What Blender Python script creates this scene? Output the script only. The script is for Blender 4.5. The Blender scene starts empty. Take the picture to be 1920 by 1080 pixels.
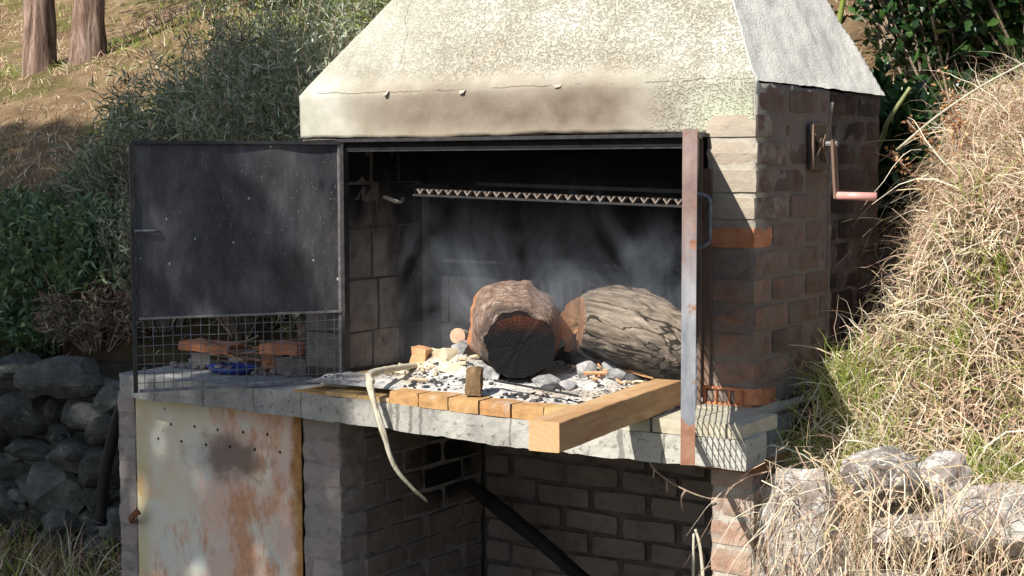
import bpy, bmesh, math, random
import numpy as np
from mathutils import Vector, Matrix, noise
from mathutils.geometry import tessellate_polygon
R = random.Random(7)
rng = np.random.default_rng(5)
S = bpy.context.scene
COL = S.collection

# ---------------------------------------------------------------- camera, sky, sun, exposure
cam = bpy.data.cameras.new('camera'); co = bpy.data.objects.new('camera', cam); COL.objects.link(co)
cam.sensor_width = 36; cam.lens = 2878.1 / 1920 * 36; cam.clip_end = 300; cam.clip_start = 0.05
co.location = (2.4507, -3.8995, 0.6986)
_yaw, _pitch, _roll = 0.5875, -0.077, -0.0019
co.rotation_euler = (Matrix.Rotation(_yaw, 3, 'Z') @ Matrix.Rotation(math.pi/2 + _pitch, 3, 'X') @ Matrix.Rotation(_roll, 3, 'Z')).to_euler()
S.camera = co
SUN = Vector((0.1, 1.0, -0.95))            # direction the light travels
w = bpy.data.worlds.new('World'); S.world = w; w.use_nodes = True
nt = w.node_tree; bg = nt.nodes['Background']
sk = nt.nodes.new('ShaderNodeTexSky'); sk.sky_type = 'NISHITA'; sk.sun_disc = False
sk.sun_elevation = math.atan2(0.95, math.hypot(.1, 1)); sk.sun_rotation = math.atan2(-.1, -1) % (2*math.pi)
nt.links.new(sk.outputs[0], bg.inputs[0]); bg.inputs[1].default_value = 0.085
sl = bpy.data.lights.new('sun', 'SUN'); sl.energy = 5.0; sl.angle = math.radians(0.55); sl.color = (1, .95, .86)
so = bpy.data.objects.new('sun', sl); COL.objects.link(so); so.rotation_euler = SUN.to_track_quat('-Z', 'Y').to_euler()
S.view_settings.view_transform = 'Standard'; S.view_settings.look = 'None'
S.view_settings.exposure = 0.55; S.view_settings.gamma = 1; S.view_settings.use_curve_mapping = False
S.cycles.max_bounces = 6; S.cycles.transparent_max_bounces = 8
S.cycles.volume_bounces = 1

# ---------------------------------------------------------------- materials
class NT:
    def __init__(s, name, rough=.8, spec=.3, metal=0):
        s.m = bpy.data.materials.new(name); s.m.use_nodes = True; s.t = s.m.node_tree
        s.b = s.t.nodes['Principled BSDF']; s.set(s.b, 'Roughness', rough); s.set(s.b, 'Specular IOR Level', spec); s.set(s.b, 'Metallic', metal)
        s.pos = s.t.nodes.new('ShaderNodeNewGeometry').outputs['Position']
    def set(s, n, k, v):
        i = n.inputs[k]
        if isinstance(v, bpy.types.NodeSocket): s.t.links.new(v, i)
        else:
            if isinstance(v, tuple) and len(v) == 3 and i.type == 'RGBA': v = v + (1,)
            i.default_value = v
    def node(s, ty, **kw):
        n = s.t.nodes.new(ty)
        for k, v in kw.items():
            if k in n.inputs: s.set(n, k, v)
            else: setattr(n, k, v)
        return n
    def vec(s, scale=(1, 1, 1), rot=(0, 0, 0)):
        n = s.node('ShaderNodeMapping'); s.set(n, 'Vector', s.pos); n.inputs['Scale'].default_value = scale; n.inputs['Rotation'].default_value = rot
        return n.outputs[0]
    def noise(s, sc, det=3, ro=.6, vec=None, dist=0):
        n = s.node('ShaderNodeTexNoise'); s.set(n, 'Vector', vec if vec is not None else s.pos)
        s.set(n, 'Scale', sc); s.set(n, 'Detail', float(det)); s.set(n, 'Roughness', ro); s.set(n, 'Distortion', dist)
        return n.outputs['Fac']
    def vor(s, sc, vec=None, feat='F1'):
        n = s.node('ShaderNodeTexVoronoi', feature=feat); s.set(n, 'Vector', vec if vec is not None else s.pos); s.set(n, 'Scale', sc)
        return n
    def ramp(s, f, stops):
        n = s.node('ShaderNodeValToRGB'); s.set(n, 'Fac', f); e = n.color_ramp.elements
        while len(e) < len(stops): e.new(.5)
        for el, (p, c) in zip(e, stops):
            el.position = p; el.color = (c if isinstance(c, tuple) else (c, c, c)) + (1,)
        return n.outputs[0]
    def mix(s, f, a, b, mode='MIX'):
        n = s.node('ShaderNodeMix', data_type='RGBA', blend_type=mode)
        for i, v in ((0, f), (6, a), (7, b)):
            if isinstance(v, bpy.types.NodeSocket): s.t.links.new(v, n.inputs[i])
            else: n.inputs[i].default_value = (v + (1,)) if isinstance(v, tuple) else v
        return n.outputs[2]
    def math(s, op, a, b=0.0, c=None, clamp=False):
        n = s.node('ShaderNodeMath', operation=op, use_clamp=clamp)
        for i, v in enumerate((a, b) if c is None else (a, b, c)):
            if isinstance(v, bpy.types.NodeSocket): s.t.links.new(v, n.inputs[i])
            else: n.inputs[i].default_value = v
        return n.outputs[0]
    def xyz(s):
        n = s.node('ShaderNodeSeparateXYZ'); s.t.links.new(s.pos, n.inputs[0]); return n.outputs
    def rnd(s): return s.node('ShaderNodeObjectInfo').outputs['Random']
    def sm(s, v, a, b):          # smoothstep a..b -> 0..1
        n = s.node('ShaderNodeMapRange', interpolation_type='SMOOTHSTEP'); s.set(n, 'Value', v)
        n.inputs['From Min'].default_value = a; n.inputs['From Max'].default_value = b
        return n.outputs[0]
    def bump(s, h, st=.5, d=.01):
        n = s.node('ShaderNodeBump'); s.set(n, 'Height', h); n.inputs['Strength'].default_value = st; n.inputs['Distance'].default_value = d
        s.t.links.new(n.outputs[0], s.b.inputs['Normal']); return n
    def color(s, c): s.set(s.b, 'Base Color', c); return s

def simple(name, c1, c2, sc=20, rough=.8, bump=.3, bd=.004, metal=0, spec=.3, rnd=0.25, stretch=(1, 1, 1), det=4, c3=None):
    m = NT(name, rough, spec, metal); v = m.vec(stretch); f = m.noise(sc, det, .65, v)
    stops = [(.32, c1), (.68, c2)] if c3 is None else [(.3, c1), (.5, c2), (.68, c3)]
    c = m.ramp(f, stops)
    if rnd: c = m.mix(1.0, c, m.ramp(m.rnd(), [(0, 1 - rnd), (1, 1 + rnd)]), 'MULTIPLY')
    m.color(c)
    if bump: m.bump(m.noise(sc * 3, 5, .7, v), bump, bd)
    return m.m

def mat_brick(name, brick_a, brick_b, lime, lime_amt=.5, soot=0.0, rough=.9, zsoot=None, upper_lime=False):
    m = NT(name, rough, .15); x, y, z = m.xyz()
    base = m.mix(m.rnd(), brick_a, brick_b)
    base = m.mix(1.0, base, m.ramp(m.noise(30, 4), [(.3, .6), (.7, 1.3)]), 'MULTIPLY')
    lm = m.noise(9, 6, .7)
    lm = m.math('ADD', m.math('MULTIPLY', lm, .7), m.math('MULTIPLY', m.noise(28, 5, .7), .3))
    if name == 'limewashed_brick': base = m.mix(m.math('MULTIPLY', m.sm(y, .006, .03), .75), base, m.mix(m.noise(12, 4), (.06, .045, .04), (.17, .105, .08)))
    if upper_lime: lm = m.math('ADD', lm, m.math('MULTIPLY', m.math('MULTIPLY', m.sm(z, .42, .66), .3), m.math('SUBTRACT', 1.0, m.sm(y, .004, .02))))
    lf = m.sm(lm, 1 - lime_amt - .14, 1 - lime_amt + .16)
    base = m.mix(m.math('MULTIPLY', lf, .85), base, m.mix(m.noise(60, 3), lime, tuple(c * .75 for c in lime)))
    if soot:
        sf = m.sm(m.noise(3.5, 5, .65), .42, .62)
        base = m.mix(m.math('MULTIPLY', sf, soot), base, (.015, .014, .015))
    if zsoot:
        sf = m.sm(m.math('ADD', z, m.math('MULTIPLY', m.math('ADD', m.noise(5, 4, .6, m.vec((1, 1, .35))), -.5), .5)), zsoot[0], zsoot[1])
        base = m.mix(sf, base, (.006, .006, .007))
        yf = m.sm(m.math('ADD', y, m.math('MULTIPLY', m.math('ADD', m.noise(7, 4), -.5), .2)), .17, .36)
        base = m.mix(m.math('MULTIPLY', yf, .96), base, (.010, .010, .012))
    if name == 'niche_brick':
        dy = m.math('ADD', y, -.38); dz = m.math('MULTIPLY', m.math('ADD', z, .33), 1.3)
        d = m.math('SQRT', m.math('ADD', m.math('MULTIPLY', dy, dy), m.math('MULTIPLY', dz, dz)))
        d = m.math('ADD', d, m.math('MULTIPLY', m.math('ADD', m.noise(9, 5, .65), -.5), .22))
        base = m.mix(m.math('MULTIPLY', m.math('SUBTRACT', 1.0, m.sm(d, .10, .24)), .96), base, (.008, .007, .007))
    m.color(base); m.bump(m.math('ADD', m.noise(70, 5, .7), m.math('MULTIPLY', m.noise(22, 3), 1.5)), .7, .004)
    return m.m

M = {}
M['brick'] = mat_brick('old_brick', (.24, .125, .09), (.15, .09, .07), (.25, .205, .175), .54, .42)
M['brick_up'] = mat_brick('limewashed_brick', (.32, .17, .12), (.24, .14, .10), (.52, .46, .37), .46, .08, upper_lime=True)
M['brick_face'] = mat_brick('faded_brick', (.32, .17, .12), (.22, .14, .10), (.30, .255, .22), .52, .15)
M['brick_dark'] = mat_brick('smoked_brick', (.11, .065, .05), (.06, .045, .04), (.10, .095, .09), .4, .7)
M['brick_niche'] = mat_brick('niche_brick', (.21, .155, .125), (.14, .105, .09), (.25, .215, .19), .55, .3)
M['brick_pier_lit'] = mat_brick('sunlit_pier_brick', (.42, .24, .16), (.36, .24, .18), (.52, .46, .40), .5, .03)  # paler pier brick, the sunlight on it put into the colour
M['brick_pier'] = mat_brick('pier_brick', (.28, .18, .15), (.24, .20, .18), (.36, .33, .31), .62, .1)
M['block_soot'] = mat_brick('sooty_block', (.22, .19, .17), (.17, .15, .135), (.34, .30, .27), .5, .35, zsoot=(.38, .68))
def mk_fireb():
    m = NT('yellow_firebrick', .85, .2); c = m.mix(m.rnd(), (.56, .38, .17), (.44, .23, .10)); c = m.mix(1.0, c, m.ramp(m.noise(30, 5, .7), [(.3, .65), (.7, 1.2)]), 'MULTIPLY')
    c = m.mix(m.math('MULTIPLY', m.sm(m.noise(12, 5, .7), .55, .7), .6), c, (.50, .46, .40)); m.color(c); m.bump(m.noise(60, 5, .7), .6, .004); return m.m
M['firebrick'] = mk_fireb()
M['firebrick_old'] = simple('yellow_firebrick', (.42, .26, .11), (.56, .42, .22), 14, .85, .4, rnd=.2)
M['firebrick_lime'] = simple('whitened_firebrick', (.42, .38, .28), (.56, .52, .42), 14, .85, .4, rnd=.12)
M['rust_latch'] = simple('rusted_latch', (.14, .06, .03), (.30, .15, .08), 60, .85, .5, rnd=0)
M['terracotta'] = simple('terracotta', (.36, .13, .06), (.52, .24, .13), 25, .9, .6)
def mortar(name, a, b):
    return simple(name, a, b, 16, .95, .9, .006, rnd=0, det=6)
M['mortar'] = mortar('grey_mortar', (.13, .108, .095), (.24, .205, .18))
M['mortar_dark'] = mortar('smoked_mortar', (.055, .043, .036), (.14, .115, .10))
M['mortar_pier'] = mortar('pier_mortar', (.16, .14, .13), (.34, .31, .29))
M['mortar_niche'] = mortar('niche_mortar', (.05, .043, .038), (.13, .11, .095))
def mk_mp():
    m = NT('pillar_mortar', .95, .15); x, y, z = m.xyz(); n = m.noise(16, 6, .7)
    c = m.mix(n, (.15, .12, .10), (.29, .245, .21)); f = m.math('MULTIPLY', m.sm(m.math('ADD', z, m.math('MULTIPLY', n, .1)), .50, .66), m.math('SUBTRACT', 1.0, m.sm(y, .03, .10)))
    c = m.mix(f, c, (.46, .42, .35)); m.color(c); m.bump(m.noise(50, 6, .7), .9, .006); return m.m
M['mortar_pillar'] = mk_mp()
M['mortar_lime'] = mortar('lime_mortar', (.34, .31, .26), (.48, .44, .38))
M['soot'] = simple('soot', (.004, .004, .005), (.014, .014, .016), 12, .95, .5, rnd=0)
def mk_concrete():
    m = NT('slab_concrete', .9, .2); x, y, z = m.xyz()
    c = m.ramp(m.noise(7, 6, .7), [(.3, (.23, .22, .21)), (.5, (.34, .33, .30)), (.7, (.45, .44, .39))])
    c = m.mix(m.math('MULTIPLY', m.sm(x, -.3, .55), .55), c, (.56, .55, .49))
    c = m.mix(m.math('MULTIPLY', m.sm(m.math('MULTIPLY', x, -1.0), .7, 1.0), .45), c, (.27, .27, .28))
    c = m.mix(m.sm(m.noise(3, 5, .7), .58, .7), c, (.22, .19, .16))
    c = m.mix(m.math('MULTIPLY', m.sm(m.noise(60, 3), .58, .66), .6), c, (.12, .11, .10))
    # thin vertical cracks between the pours
    wx_ = m.node('ShaderNodeCombineXYZ', X=m.math('ADD', x, m.math('MULTIPLY', m.noise(20, 4), .03)), Y=0.0, Z=0.0).outputs[0]; v = m.vor(3.2, wx_, 'DISTANCE_TO_EDGE'); cr = m.math('LESS_THAN', v.outputs['Distance'], .008)
    c = m.mix(m.math('MULTIPLY', cr, .6), c, (.10, .09, .08))
    m.color(c); h = m.math('ADD', m.noise(45, 6, .7), m.math('MULTIPLY', cr, -.6)); m.bump(h, .7, .006); return m.m
M['concrete'] = mk_concrete()

def mk_plaster():
    m = NT('hood_plaster', .95, .15); x, y, z = m.xyz()
    # rough blobs on the slopes, smoother on the low band
    up = m.sm(m.math('ADD', z, m.math('MULTIPLY', m.math('ADD', m.noise(4, 3), -.5), .12)), .95, 1.02)
    rt = m.sm(x, .30, .42)
    rough = m.math('MAXIMUM', up, m.math('MULTIPLY', rt, .8))
    left = m.sm(x, -.85, -.1)
    rough = m.math('MULTIPLY', rough, m.math('ADD', .35, m.math('MULTIPLY', left, .65)))
    c = m.ramp(m.noise(5, 6, .7), [(.3, (.35, .335, .275)), (.52, (.46, .445, .38)), (.72, (.57, .555, .50))])
    b1 = m.noise(125, 2, .5); b2 = m.noise(60, 3, .6, None, .2)
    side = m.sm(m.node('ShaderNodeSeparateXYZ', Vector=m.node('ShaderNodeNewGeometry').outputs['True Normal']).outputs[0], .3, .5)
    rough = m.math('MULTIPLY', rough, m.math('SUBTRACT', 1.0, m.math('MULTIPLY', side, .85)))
    pits = m.math('MULTIPLY', m.sm(m.math('ADD', m.math('MULTIPLY', b1, .6), m.math('MULTIPLY', b2, .4)), .49, .56), rough)
    c = m.mix(m.math('MULTIPLY', pits, .34), c, (.22, .19, .13))
    # smoke stain along the low band, brown fading up the middle of the slope
    n1 = m.noise(3.2, 5, .65, m.vec((1, 1, .8)))
    zz = m.math('ADD', z, m.math('MULTIPLY', m.math('ADD', n1, -.5), .10))
    band = m.math('MULTIPLY', m.sm(zz, .775, .87), m.math('SUBTRACT', 1.0, m.sm(zz, .90, .99)))
    xx = m.math('ADD', x, m.math('MULTIPLY', m.math('ADD', m.noise(4, 3), -.5), .3))
    bx = m.math('MULTIPLY', m.sm(xx, -.95, -.5), m.math('SUBTRACT', 1.0, m.sm(xx, .10, .55)))
    front = m.math('SUBTRACT', 1.0, m.sm(x, .645, .66))
    bup = m.math('SUBTRACT', 1.0, m.sm(m.math('ADD', z, m.math('MULTIPLY', m.noise(3.5, 5, .65), .55)), 1.08, 1.45))
    c = m.mix(m.math('MULTIPLY', m.math('MULTIPLY', bup, bx), .62), c, (.27, .20, .13))
    c = m.mix(m.math('MULTIPLY', m.math('MULTIPLY', band, bx), .95), c, m.ramp(m.noise(8, 4), [(.35, (.15, .115, .09)), (.65, (.24, .20, .165))]))
    # pale green algae at the right foot, paler right slope with the light on it put into the colour
    c = m.mix(m.math('MULTIPLY', m.math('MULTIPLY', m.sm(x, .38, .6), m.math('SUBTRACT', 1.0, m.sm(z, .84, .95))), m.math('MULTIPLY', front, .5)), c, (.55, .62, .42))
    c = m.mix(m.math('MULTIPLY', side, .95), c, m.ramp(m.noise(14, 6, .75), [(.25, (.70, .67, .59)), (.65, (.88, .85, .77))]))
    # cracks: one along the fold, a few running up
    cn = m.math('MULTIPLY', m.math('ADD', m.noise(6, 7, .75, m.vec((1, 1, .3))), -.5), .035)
    cz = m.math('ABSOLUTE', m.math('SUBTRACT', z, m.math('ADD', .948, cn)))
    crack = m.math('MULTIPLY', m.math('LESS_THAN', cz, .0014), m.math('MULTIPLY', m.math('LESS_THAN', x, .64), m.sm(m.noise(8, 3), .44, .52)))
    for x0, z0 in ((-.62, 1.02), (-.33, .99)):
        cx = m.math('ABSOLUTE', m.math('SUBTRACT', x, m.math('ADD', x0, m.math('MULTIPLY', m.math('ADD', m.noise(7, 5, .6, m.vec((.2, .2, 1))), -.5), .14))))
        crack = m.math('MAXIMUM', crack, m.math('MULTIPLY', m.math('LESS_THAN', cx, .001), m.math('GREATER_THAN', z, z0)))
    c = m.mix(m.math('MULTIPLY', crack, .7), c, (.12, .09, .07))
    c = m.mix(m.math('MULTIPLY', m.sm(m.noise(3.0, 4, .6, m.vec((3.5, 3.5, .5))), .56, .70), .28), c, (.22, .18, .13))
    m.color(c)
    h = m.math('SUBTRACT', m.math('MULTIPLY', m.math('SUBTRACT', 1.0, pits), .9), m.math('MULTIPLY', crack, 1.2))
    h = m.math('ADD', h, m.math('MULTIPLY', m.noise(120, 4, .7), m.math('SUBTRACT', .25, m.math('MULTIPLY', side, .17))))
    m.bump(h, .9, .006); return m.m
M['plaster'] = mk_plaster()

def mk_black_sheet():
    m = NT('black_painted_sheet', .42, .3); x, y, z = m.xyz()
    n = m.noise(6, 6, .68, m.vec((1.4, 1.4, .6), (.0, .5, 0)), .15)
    c = m.ramp(n, [(.3, (.02, .02, .024)), (.5, (.060, .060, .067)), (.72, (.14, .14, .145))])
    v = m.vor(42, m.vec((1, 1, .55))); spots = m.math('LESS_THAN', v.outputs['Distance'], .12)
    keep = m.math('GREATER_THAN', m.node('ShaderNodeSeparateXYZ', Vector=v.outputs['Color']).outputs[0], .84)
    c = m.mix(m.math('MULTIPLY', spots, keep), c, (.5, .5, .5))
    v2 = m.vor(140); c = m.mix(m.math('MULTIPLY', m.math('LESS_THAN', v2.outputs['Distance'], .16), m.math('GREATER_THAN', m.node('ShaderNodeSeparateXYZ', Vector=v2.outputs['Color']).outputs[0], .9)), c, (.4, .4, .42))
    m.color(c); m.set(m.b, 'Roughness', m.ramp(m.noise(6, 4), [(.3, .35), (.7, .6)])); x_ = m.sm(m.noise(9, 6, .75), .60, .68); m.color(m.mix(m.math('MULTIPLY', x_, .35), c, (.16, .08, .045))); m.bump(m.math('ADD', m.noise(4, 2), m.math('MULTIPLY', m.noise(60, 4), .08)), .35, .02); return m.m
M['black_sheet'] = mk_black_sheet()
M['black_iron'] = simple('black_iron', (.012, .012, .014), (.04, .038, .038), 30, .5, .2, rnd=0, spec=.5)
M['iron_edge'] = simple('bright_edge_iron', (.16, .15, .15), (.34, .32, .32), 40, .45, .2, metal=.4, rnd=0)  # pale iron; edge highlights of lip and hinge stile put into its colour
def mk_grate():
    m = NT('grate_iron', .6, .4); x, y, z = m.xyz()
    c = m.mix(m.noise(60, 3), (.16, .12, .10), (.34, .29, .25)); c = m.mix(m.sm(y, .03, .05), c, (.010, .010, .011)); m.color(c); return m.m  # bar tips paler, sunlight put into their colour; black soot behind them
M['grate_iron'] = mk_grate()
M['grey_iron'] = simple('grey_iron', (.10, .105, .115), (.30, .31, .33), 35, .5, .3, metal=.3, rnd=0)
def mk_rust_bar():
    m = NT('rusted_bar', .65, .4); x, y, z = m.xyz()
    r = m.ramp(m.noise(40, 4), [(.3, (.24, .10, .06)), (.7, (.36, .20, .13))])
    g = m.ramp(m.noise(25, 4, .6, m.vec((1, 1, .3))), [(.35, (.13, .15, .18)), (.65, (.34, .34, .36))])
    zz = m.math('ADD', z, m.math('MULTIPLY', m.math('ADD', m.noise(20, 4), -.5), .12))
    f = m.math('MAXIMUM', m.math('LESS_THAN', zz, .11), m.math('MULTIPLY', m.sm(zz, .36, .62), .55))
    f = m.math('MAXIMUM', f, m.sm(m.noise(14, 5, .7), .56, .64))
    m.color(m.mix(f, g, r)); m.bump(m.noise(80, 4), .3, .002); return m.m
M['rust_bar'] = mk_rust_bar()
M['brown_bar'] = simple('brown_rust_bar', (.12, .075, .05), (.24, .16, .12), 25, .8, .3, rnd=0, stretch=(1, 1, .3))
def mk_plate():
    m = NT('rusty_pale_plate', .6, .35); x, y, z = m.xyz()
    base = m.ramp(m.noise(6, 5, .6), [(.3, (.60, .54, .36)), (.5, (.66, .62, .52)), (.7, (.58, .62, .58))])
    pink = m.sm(m.math('ADD', m.noise(4.5, 5, .65), m.math('MULTIPLY', m.sm(x, -1.5, -.9), .16)), .52, .64)
    base = m.mix(m.math('MULTIPLY', pink, .7), base, (.66, .44, .36))
    rust = m.sm(m.math('ADD', m.noise(7, 7, .75, m.vec((1, 1, .45))), m.math('MULTIPLY', m.sm(x, -1.55, -1.15), .10)), .55, .70)
    base = m.mix(m.math('MULTIPLY', rust, .78), base, m.ramp(m.noise(50, 4), [(.3, (.44, .17, .07)), (.7, (.64, .32, .16))]))
    edge = m.sm(m.math('ADD', x, m.math('MULTIPLY', m.noise(18, 4), .07)), -.86, -.82)
    base = m.mix(edge, base, m.ramp(m.noise(30, 4), [(.3, (.22, .09, .03)), (.7, (.45, .25, .08))]))
    edge2 = m.sm(m.math('MULTIPLY', m.math('ADD', x, m.math('MULTIPLY', m.noise(18, 4), -.05)), -1.0), 1.53, 1.60)
    base = m.mix(m.math('MULTIPLY', edge2, .4), base, (.45, .36, .08))
    # sooty smudge under the holes
    dx = m.math('MULTIPLY', m.math('ADD', x, 1.16), 1.0); dz = m.math('MULTIPLY', m.math('ADD', z, .265), 2.2)
    d = m.math('SQRT', m.math('ADD', m.math('MULTIPLY', dx, dx), m.math('MULTIPLY', dz, dz)))
    sm_ = m.math('SUBTRACT', 1.0, m.sm(m.math('ADD', d, m.math('MULTIPLY', m.math('ADD', m.noise(12, 4), -.5), .34)), .06, .24))
    base = m.mix(m.math('MULTIPLY', sm_, .75), base, (.07, .055, .05))
    m.color(base); m.bump(m.noise(60, 5, .7), .25, .003); return m.m
M['plate'] = mk_plate()
M['pink_grip'] = simple('pink_plastic_tube', (.62, .28, .25), (.74, .40, .36), 20, .4, .05, rnd=0, spec=.5)
M['rubber'] = simple('black_rubber', (.006, .006, .008), (.014, .014, .018), 20, .38, .1, rnd=0, spec=.5)
def mk_pine():
    m = NT('sawn_pine', .7, .25)
    v = m.vec((26, 1.6, 26), (0, 0, -.117))
    n = m.noise(1.0, 4, .6, v, 1.2)
    c = m.ramp(n, [(.3, (.36, .20, .09)), (.5, (.46, .28, .14)), (.7, (.56, .38, .21))])
    c = m.mix(m.math('MULTIPLY', m.sm(m.noise(9, 3), .62, .7), .4), c, (.36, .17, .07))
    c = m.mix(m.math('MULTIPLY', m.sm(m.noise(22, 6, .75), .54, .66), .35), c, (.30, .27, .24))
    m.color(c); m.bump(m.noise(2, 4, .6, v), .25, .003); return m.m
M['pine'] = mk_pine()
def mk_pine_end():
    m = NT('pine_end_grain', .8, .2); x, y, z = m.xyz()
    dx = m.math('ADD', x, -.50); dz = m.math('ADD', z, -.02)
    d = m.math('SQRT', m.math('ADD', m.math('MULTIPLY', dx, dx), m.math('MULTIPLY', dz, dz)))
    s = m.math('SINE', m.math('ADD', m.math('MULTIPLY', d, 420.0), m.math('MULTIPLY', m.noise(35, 4), 9.0)))
    c = m.ramp(s, [(0, (.54, .345, .185)), (1, (.58, .38, .21))]); c = m.mix(m.math('MULTIPLY', m.noise(40, 4), .35), c, (.40, .22, .10))
    m.color(c); m.bump(m.noise(80, 4), .2, .002); return m.m
M['pine_end'] = mk_pine_end()
def mk_bark(name, a, b, c_, ax, sc=30, char=None, turn=0):
    m = NT(name, .9, .2); v = m.vec(ax)
    if turn:
        n0 = m.node('ShaderNodeMapping'); m.set(n0, 'Vector', m.vec((1, 1, 1), (0, 0, turn))); n0.inputs['Scale'].default_value = ax; v = n0.outputs[0]
    n = m.noise(sc, 6, .72, v, .4)
    c = m.ramp(n, [(.3, a), (.5, b), (.7, c_)])
    if name == 'weathered_wood':
        ck_ = m.math('ABSOLUTE', m.math('SUBTRACT', m.noise(9, 3, .5, v, .1), .5)); ckf = m.math('LESS_THAN', ck_, .011); c = m.mix(m.math('MULTIPLY', ckf, .85), c, (.015, .012, .01)); n = m.math('SUBTRACT', n, m.math('MULTIPLY', ckf, .8))
    if char:
        x, y, z = m.xyz()
        f = m.sm(m.math('ADD', m.math('MULTIPLY', z, -1.0), m.math('MULTIPLY', m.math('ADD', m.noise(9, 5, .7), -.5), .16)), char[0], char[1])
        c = m.mix(m.math('MULTIPLY', f, .92), c, (.012, .011, .012))
    if name == 'charring_bark':
        x, y, z = m.xyz(); f = m.sm(m.math('ADD', m.math('MULTIPLY', x, -1.0), m.math('MULTIPLY', m.math('ADD', m.noise(16, 5), -.5), .07)), .335, .375); c = m.mix(m.math('MULTIPLY', f, .85), c, (.62, .27, .13)); fd = m.math('SUBTRACT', 1.0, m.sm(m.math('ADD', y, m.math('MULTIPLY', m.noise(16, 4), .08)), -.03, .05)); c = m.mix(m.math('MULTIPLY', fd, .7), c, (.03, .025, .022)); fa = m.sm(m.noise(34, 4), .60, .64); c = m.mix(m.math('MULTIPLY', fa, .55), c, (.55, .50, .45))  # orange left rim is sunlit bark put into the colour; dark front is char
    m.color(c); m.bump(n, 1.0, .022 if name == 'weathered_wood' else .014); return m.m
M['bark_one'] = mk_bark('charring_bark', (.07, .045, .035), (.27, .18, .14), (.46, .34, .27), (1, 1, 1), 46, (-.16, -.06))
M['bark_two'] = mk_bark('weathered_wood', (.03, .025, .02), (.23, .185, .145), (.44, .37, .30), (.10, 1.2, 1.2), 34, (-.23, -.12), .497)
M['bark_tree'] = mk_bark('fibrous_bark', (.025, .016, .012), (.20, .13, .10), (.44, .33, .28), (1, 1, .16), 16)
def mk_log_end():
    m = NT('charred_end', .85, .25); x, y, z = m.xyz()
    dx = m.math('ADD', x, .065); dz = m.math('ADD', z, -.175)
    d = m.math('SQRT', m.math('ADD', m.math('MULTIPLY', dx, dx), m.math('MULTIPLY', dz, dz)))
    rings = m.math('SINE', m.math('ADD', m.math('MULTIPLY', d, 620.0), m.math('MULTIPLY', m.noise(30, 3), 4.0)))
    ang = m.math('ARCTAN2', dz, dx); ray = m.noise(1.0, 3, .6, m.node('ShaderNodeCombineXYZ', X=m.math('MULTIPLY', ang, 12.0), Y=m.math('MULTIPLY', d, 8.0)).outputs[0])
    c = m.mix(m.sm(ray, .3, .7), (.05, .014, .008), (.13, .040, .018))
    c = m.mix(m.math('MULTIPLY', m.sm(rings, -.2, 1), .12), c, (.06, .02, .012))
    c = m.mix(m.math('MULTIPLY', m.sm(m.math('ADD', d, m.math('MULTIPLY', m.noise(30, 3), .018)), .090, .102), .95), c, (.01, .008, .008))
    f = m.sm(m.math('ADD', m.math('SUBTRACT', .2, z), m.math('MULTIPLY', m.math('ADD', m.noise(14, 5, .7), -.5), .10)), -.085, .0)
    c = m.mix(f, c, (.006, .006, .007))
    m.color(c); m.bump(m.math('ADD', m.math('MULTIPLY', rings, .06), m.math('ADD', m.math('MULTIPLY', ray, .4), m.noise(50, 5, .7))), .7, .005); return m.m
M['log_end'] = mk_log_end()
M['split_wood'] = simple('split_orange_wood', (.42, .20, .10), (.64, .38, .20), 18, .85, .5, stretch=(1, 1, .4), rnd=.1)
M['split_dull'] = simple('smoked_split_wood', (.10, .05, .03), (.50, .27, .15), 13, .85, .6, stretch=(1, 1, .4), rnd=0)
M['pink_wood'] = simple('round_wood_end', (.50, .28, .19), (.66, .42, .30), 30, .85, .3, rnd=.1)
M['kindling'] = simple('pale_kindling', (.48, .38, .25), (.72, .62, .45), 22, .85, .5, rnd=.25)
M['stump_wood'] = simple('scorched_offcut', (.07, .04, .02), (.34, .23, .12), 14, .85, .5, rnd=0, stretch=(1, 1, .5))
M['charcoal'] = simple('charcoal', (.01, .01, .012), (.075, .074, .08), 30, .6, .6, rnd=.3, spec=.5)
M['ash_lump'] = simple('ash_lump', (.16, .16, .165), (.52, .51, .50), 30, .95, .8, rnd=.3)
def mk_ash():
    m = NT('ash', .97, .1); x, y, z = m.xyz()
    c = m.ramp(m.noise(26, 6, .75), [(.32, (.12, .12, .13)), (.40, (.46, .45, .44)), (.54, (.74, .72, .68))])
    warm = m.sm(m.noise(5, 4, .6), .5, .62); c = m.mix(m.math('MULTIPLY', warm, .5), c, (.62, .47, .32))
    v = m.vor(70); ch = m.math('MULTIPLY', m.math('LESS_THAN', m.math('ADD', v.outputs['Distance'], m.math('MULTIPLY', m.noise(90, 3), .3)), .52), m.sm(m.noise(6, 4, .6), .50, .60))
    c = m.mix(ch, c, (.02, .022, .03)); m.color(c); m.bump(m.noise(60, 6, .75), 1.0, .012); return m.m
M['ash'] = mk_ash()
M['stalk'] = simple('dry_stalk', (.40, .36, .26), (.66, .62, .50), 18, .8, .6, stretch=(4, 4, .4), rnd=0)
M['wire'] = simple('galvanised_wire', (.10, .11, .13), (.24, .25, .28), 30, .45, 0, rnd=0, metal=.5)
M['blue_dish'] = simple('blue_glaze', (.02, .04, .20), (.05, .10, .38), 20, .3, 0, rnd=0, spec=.5)
M['twig'] = simple('dead_twig', (.16, .12, .09), (.38, .30, .22), 30, .9, .3, rnd=.3)
M['wood_dark'] = simple('dark_plank', (.16, .07, .03), (.32, .16, .08), 12, .8, .4, stretch=(.3, 1, 3))
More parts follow.
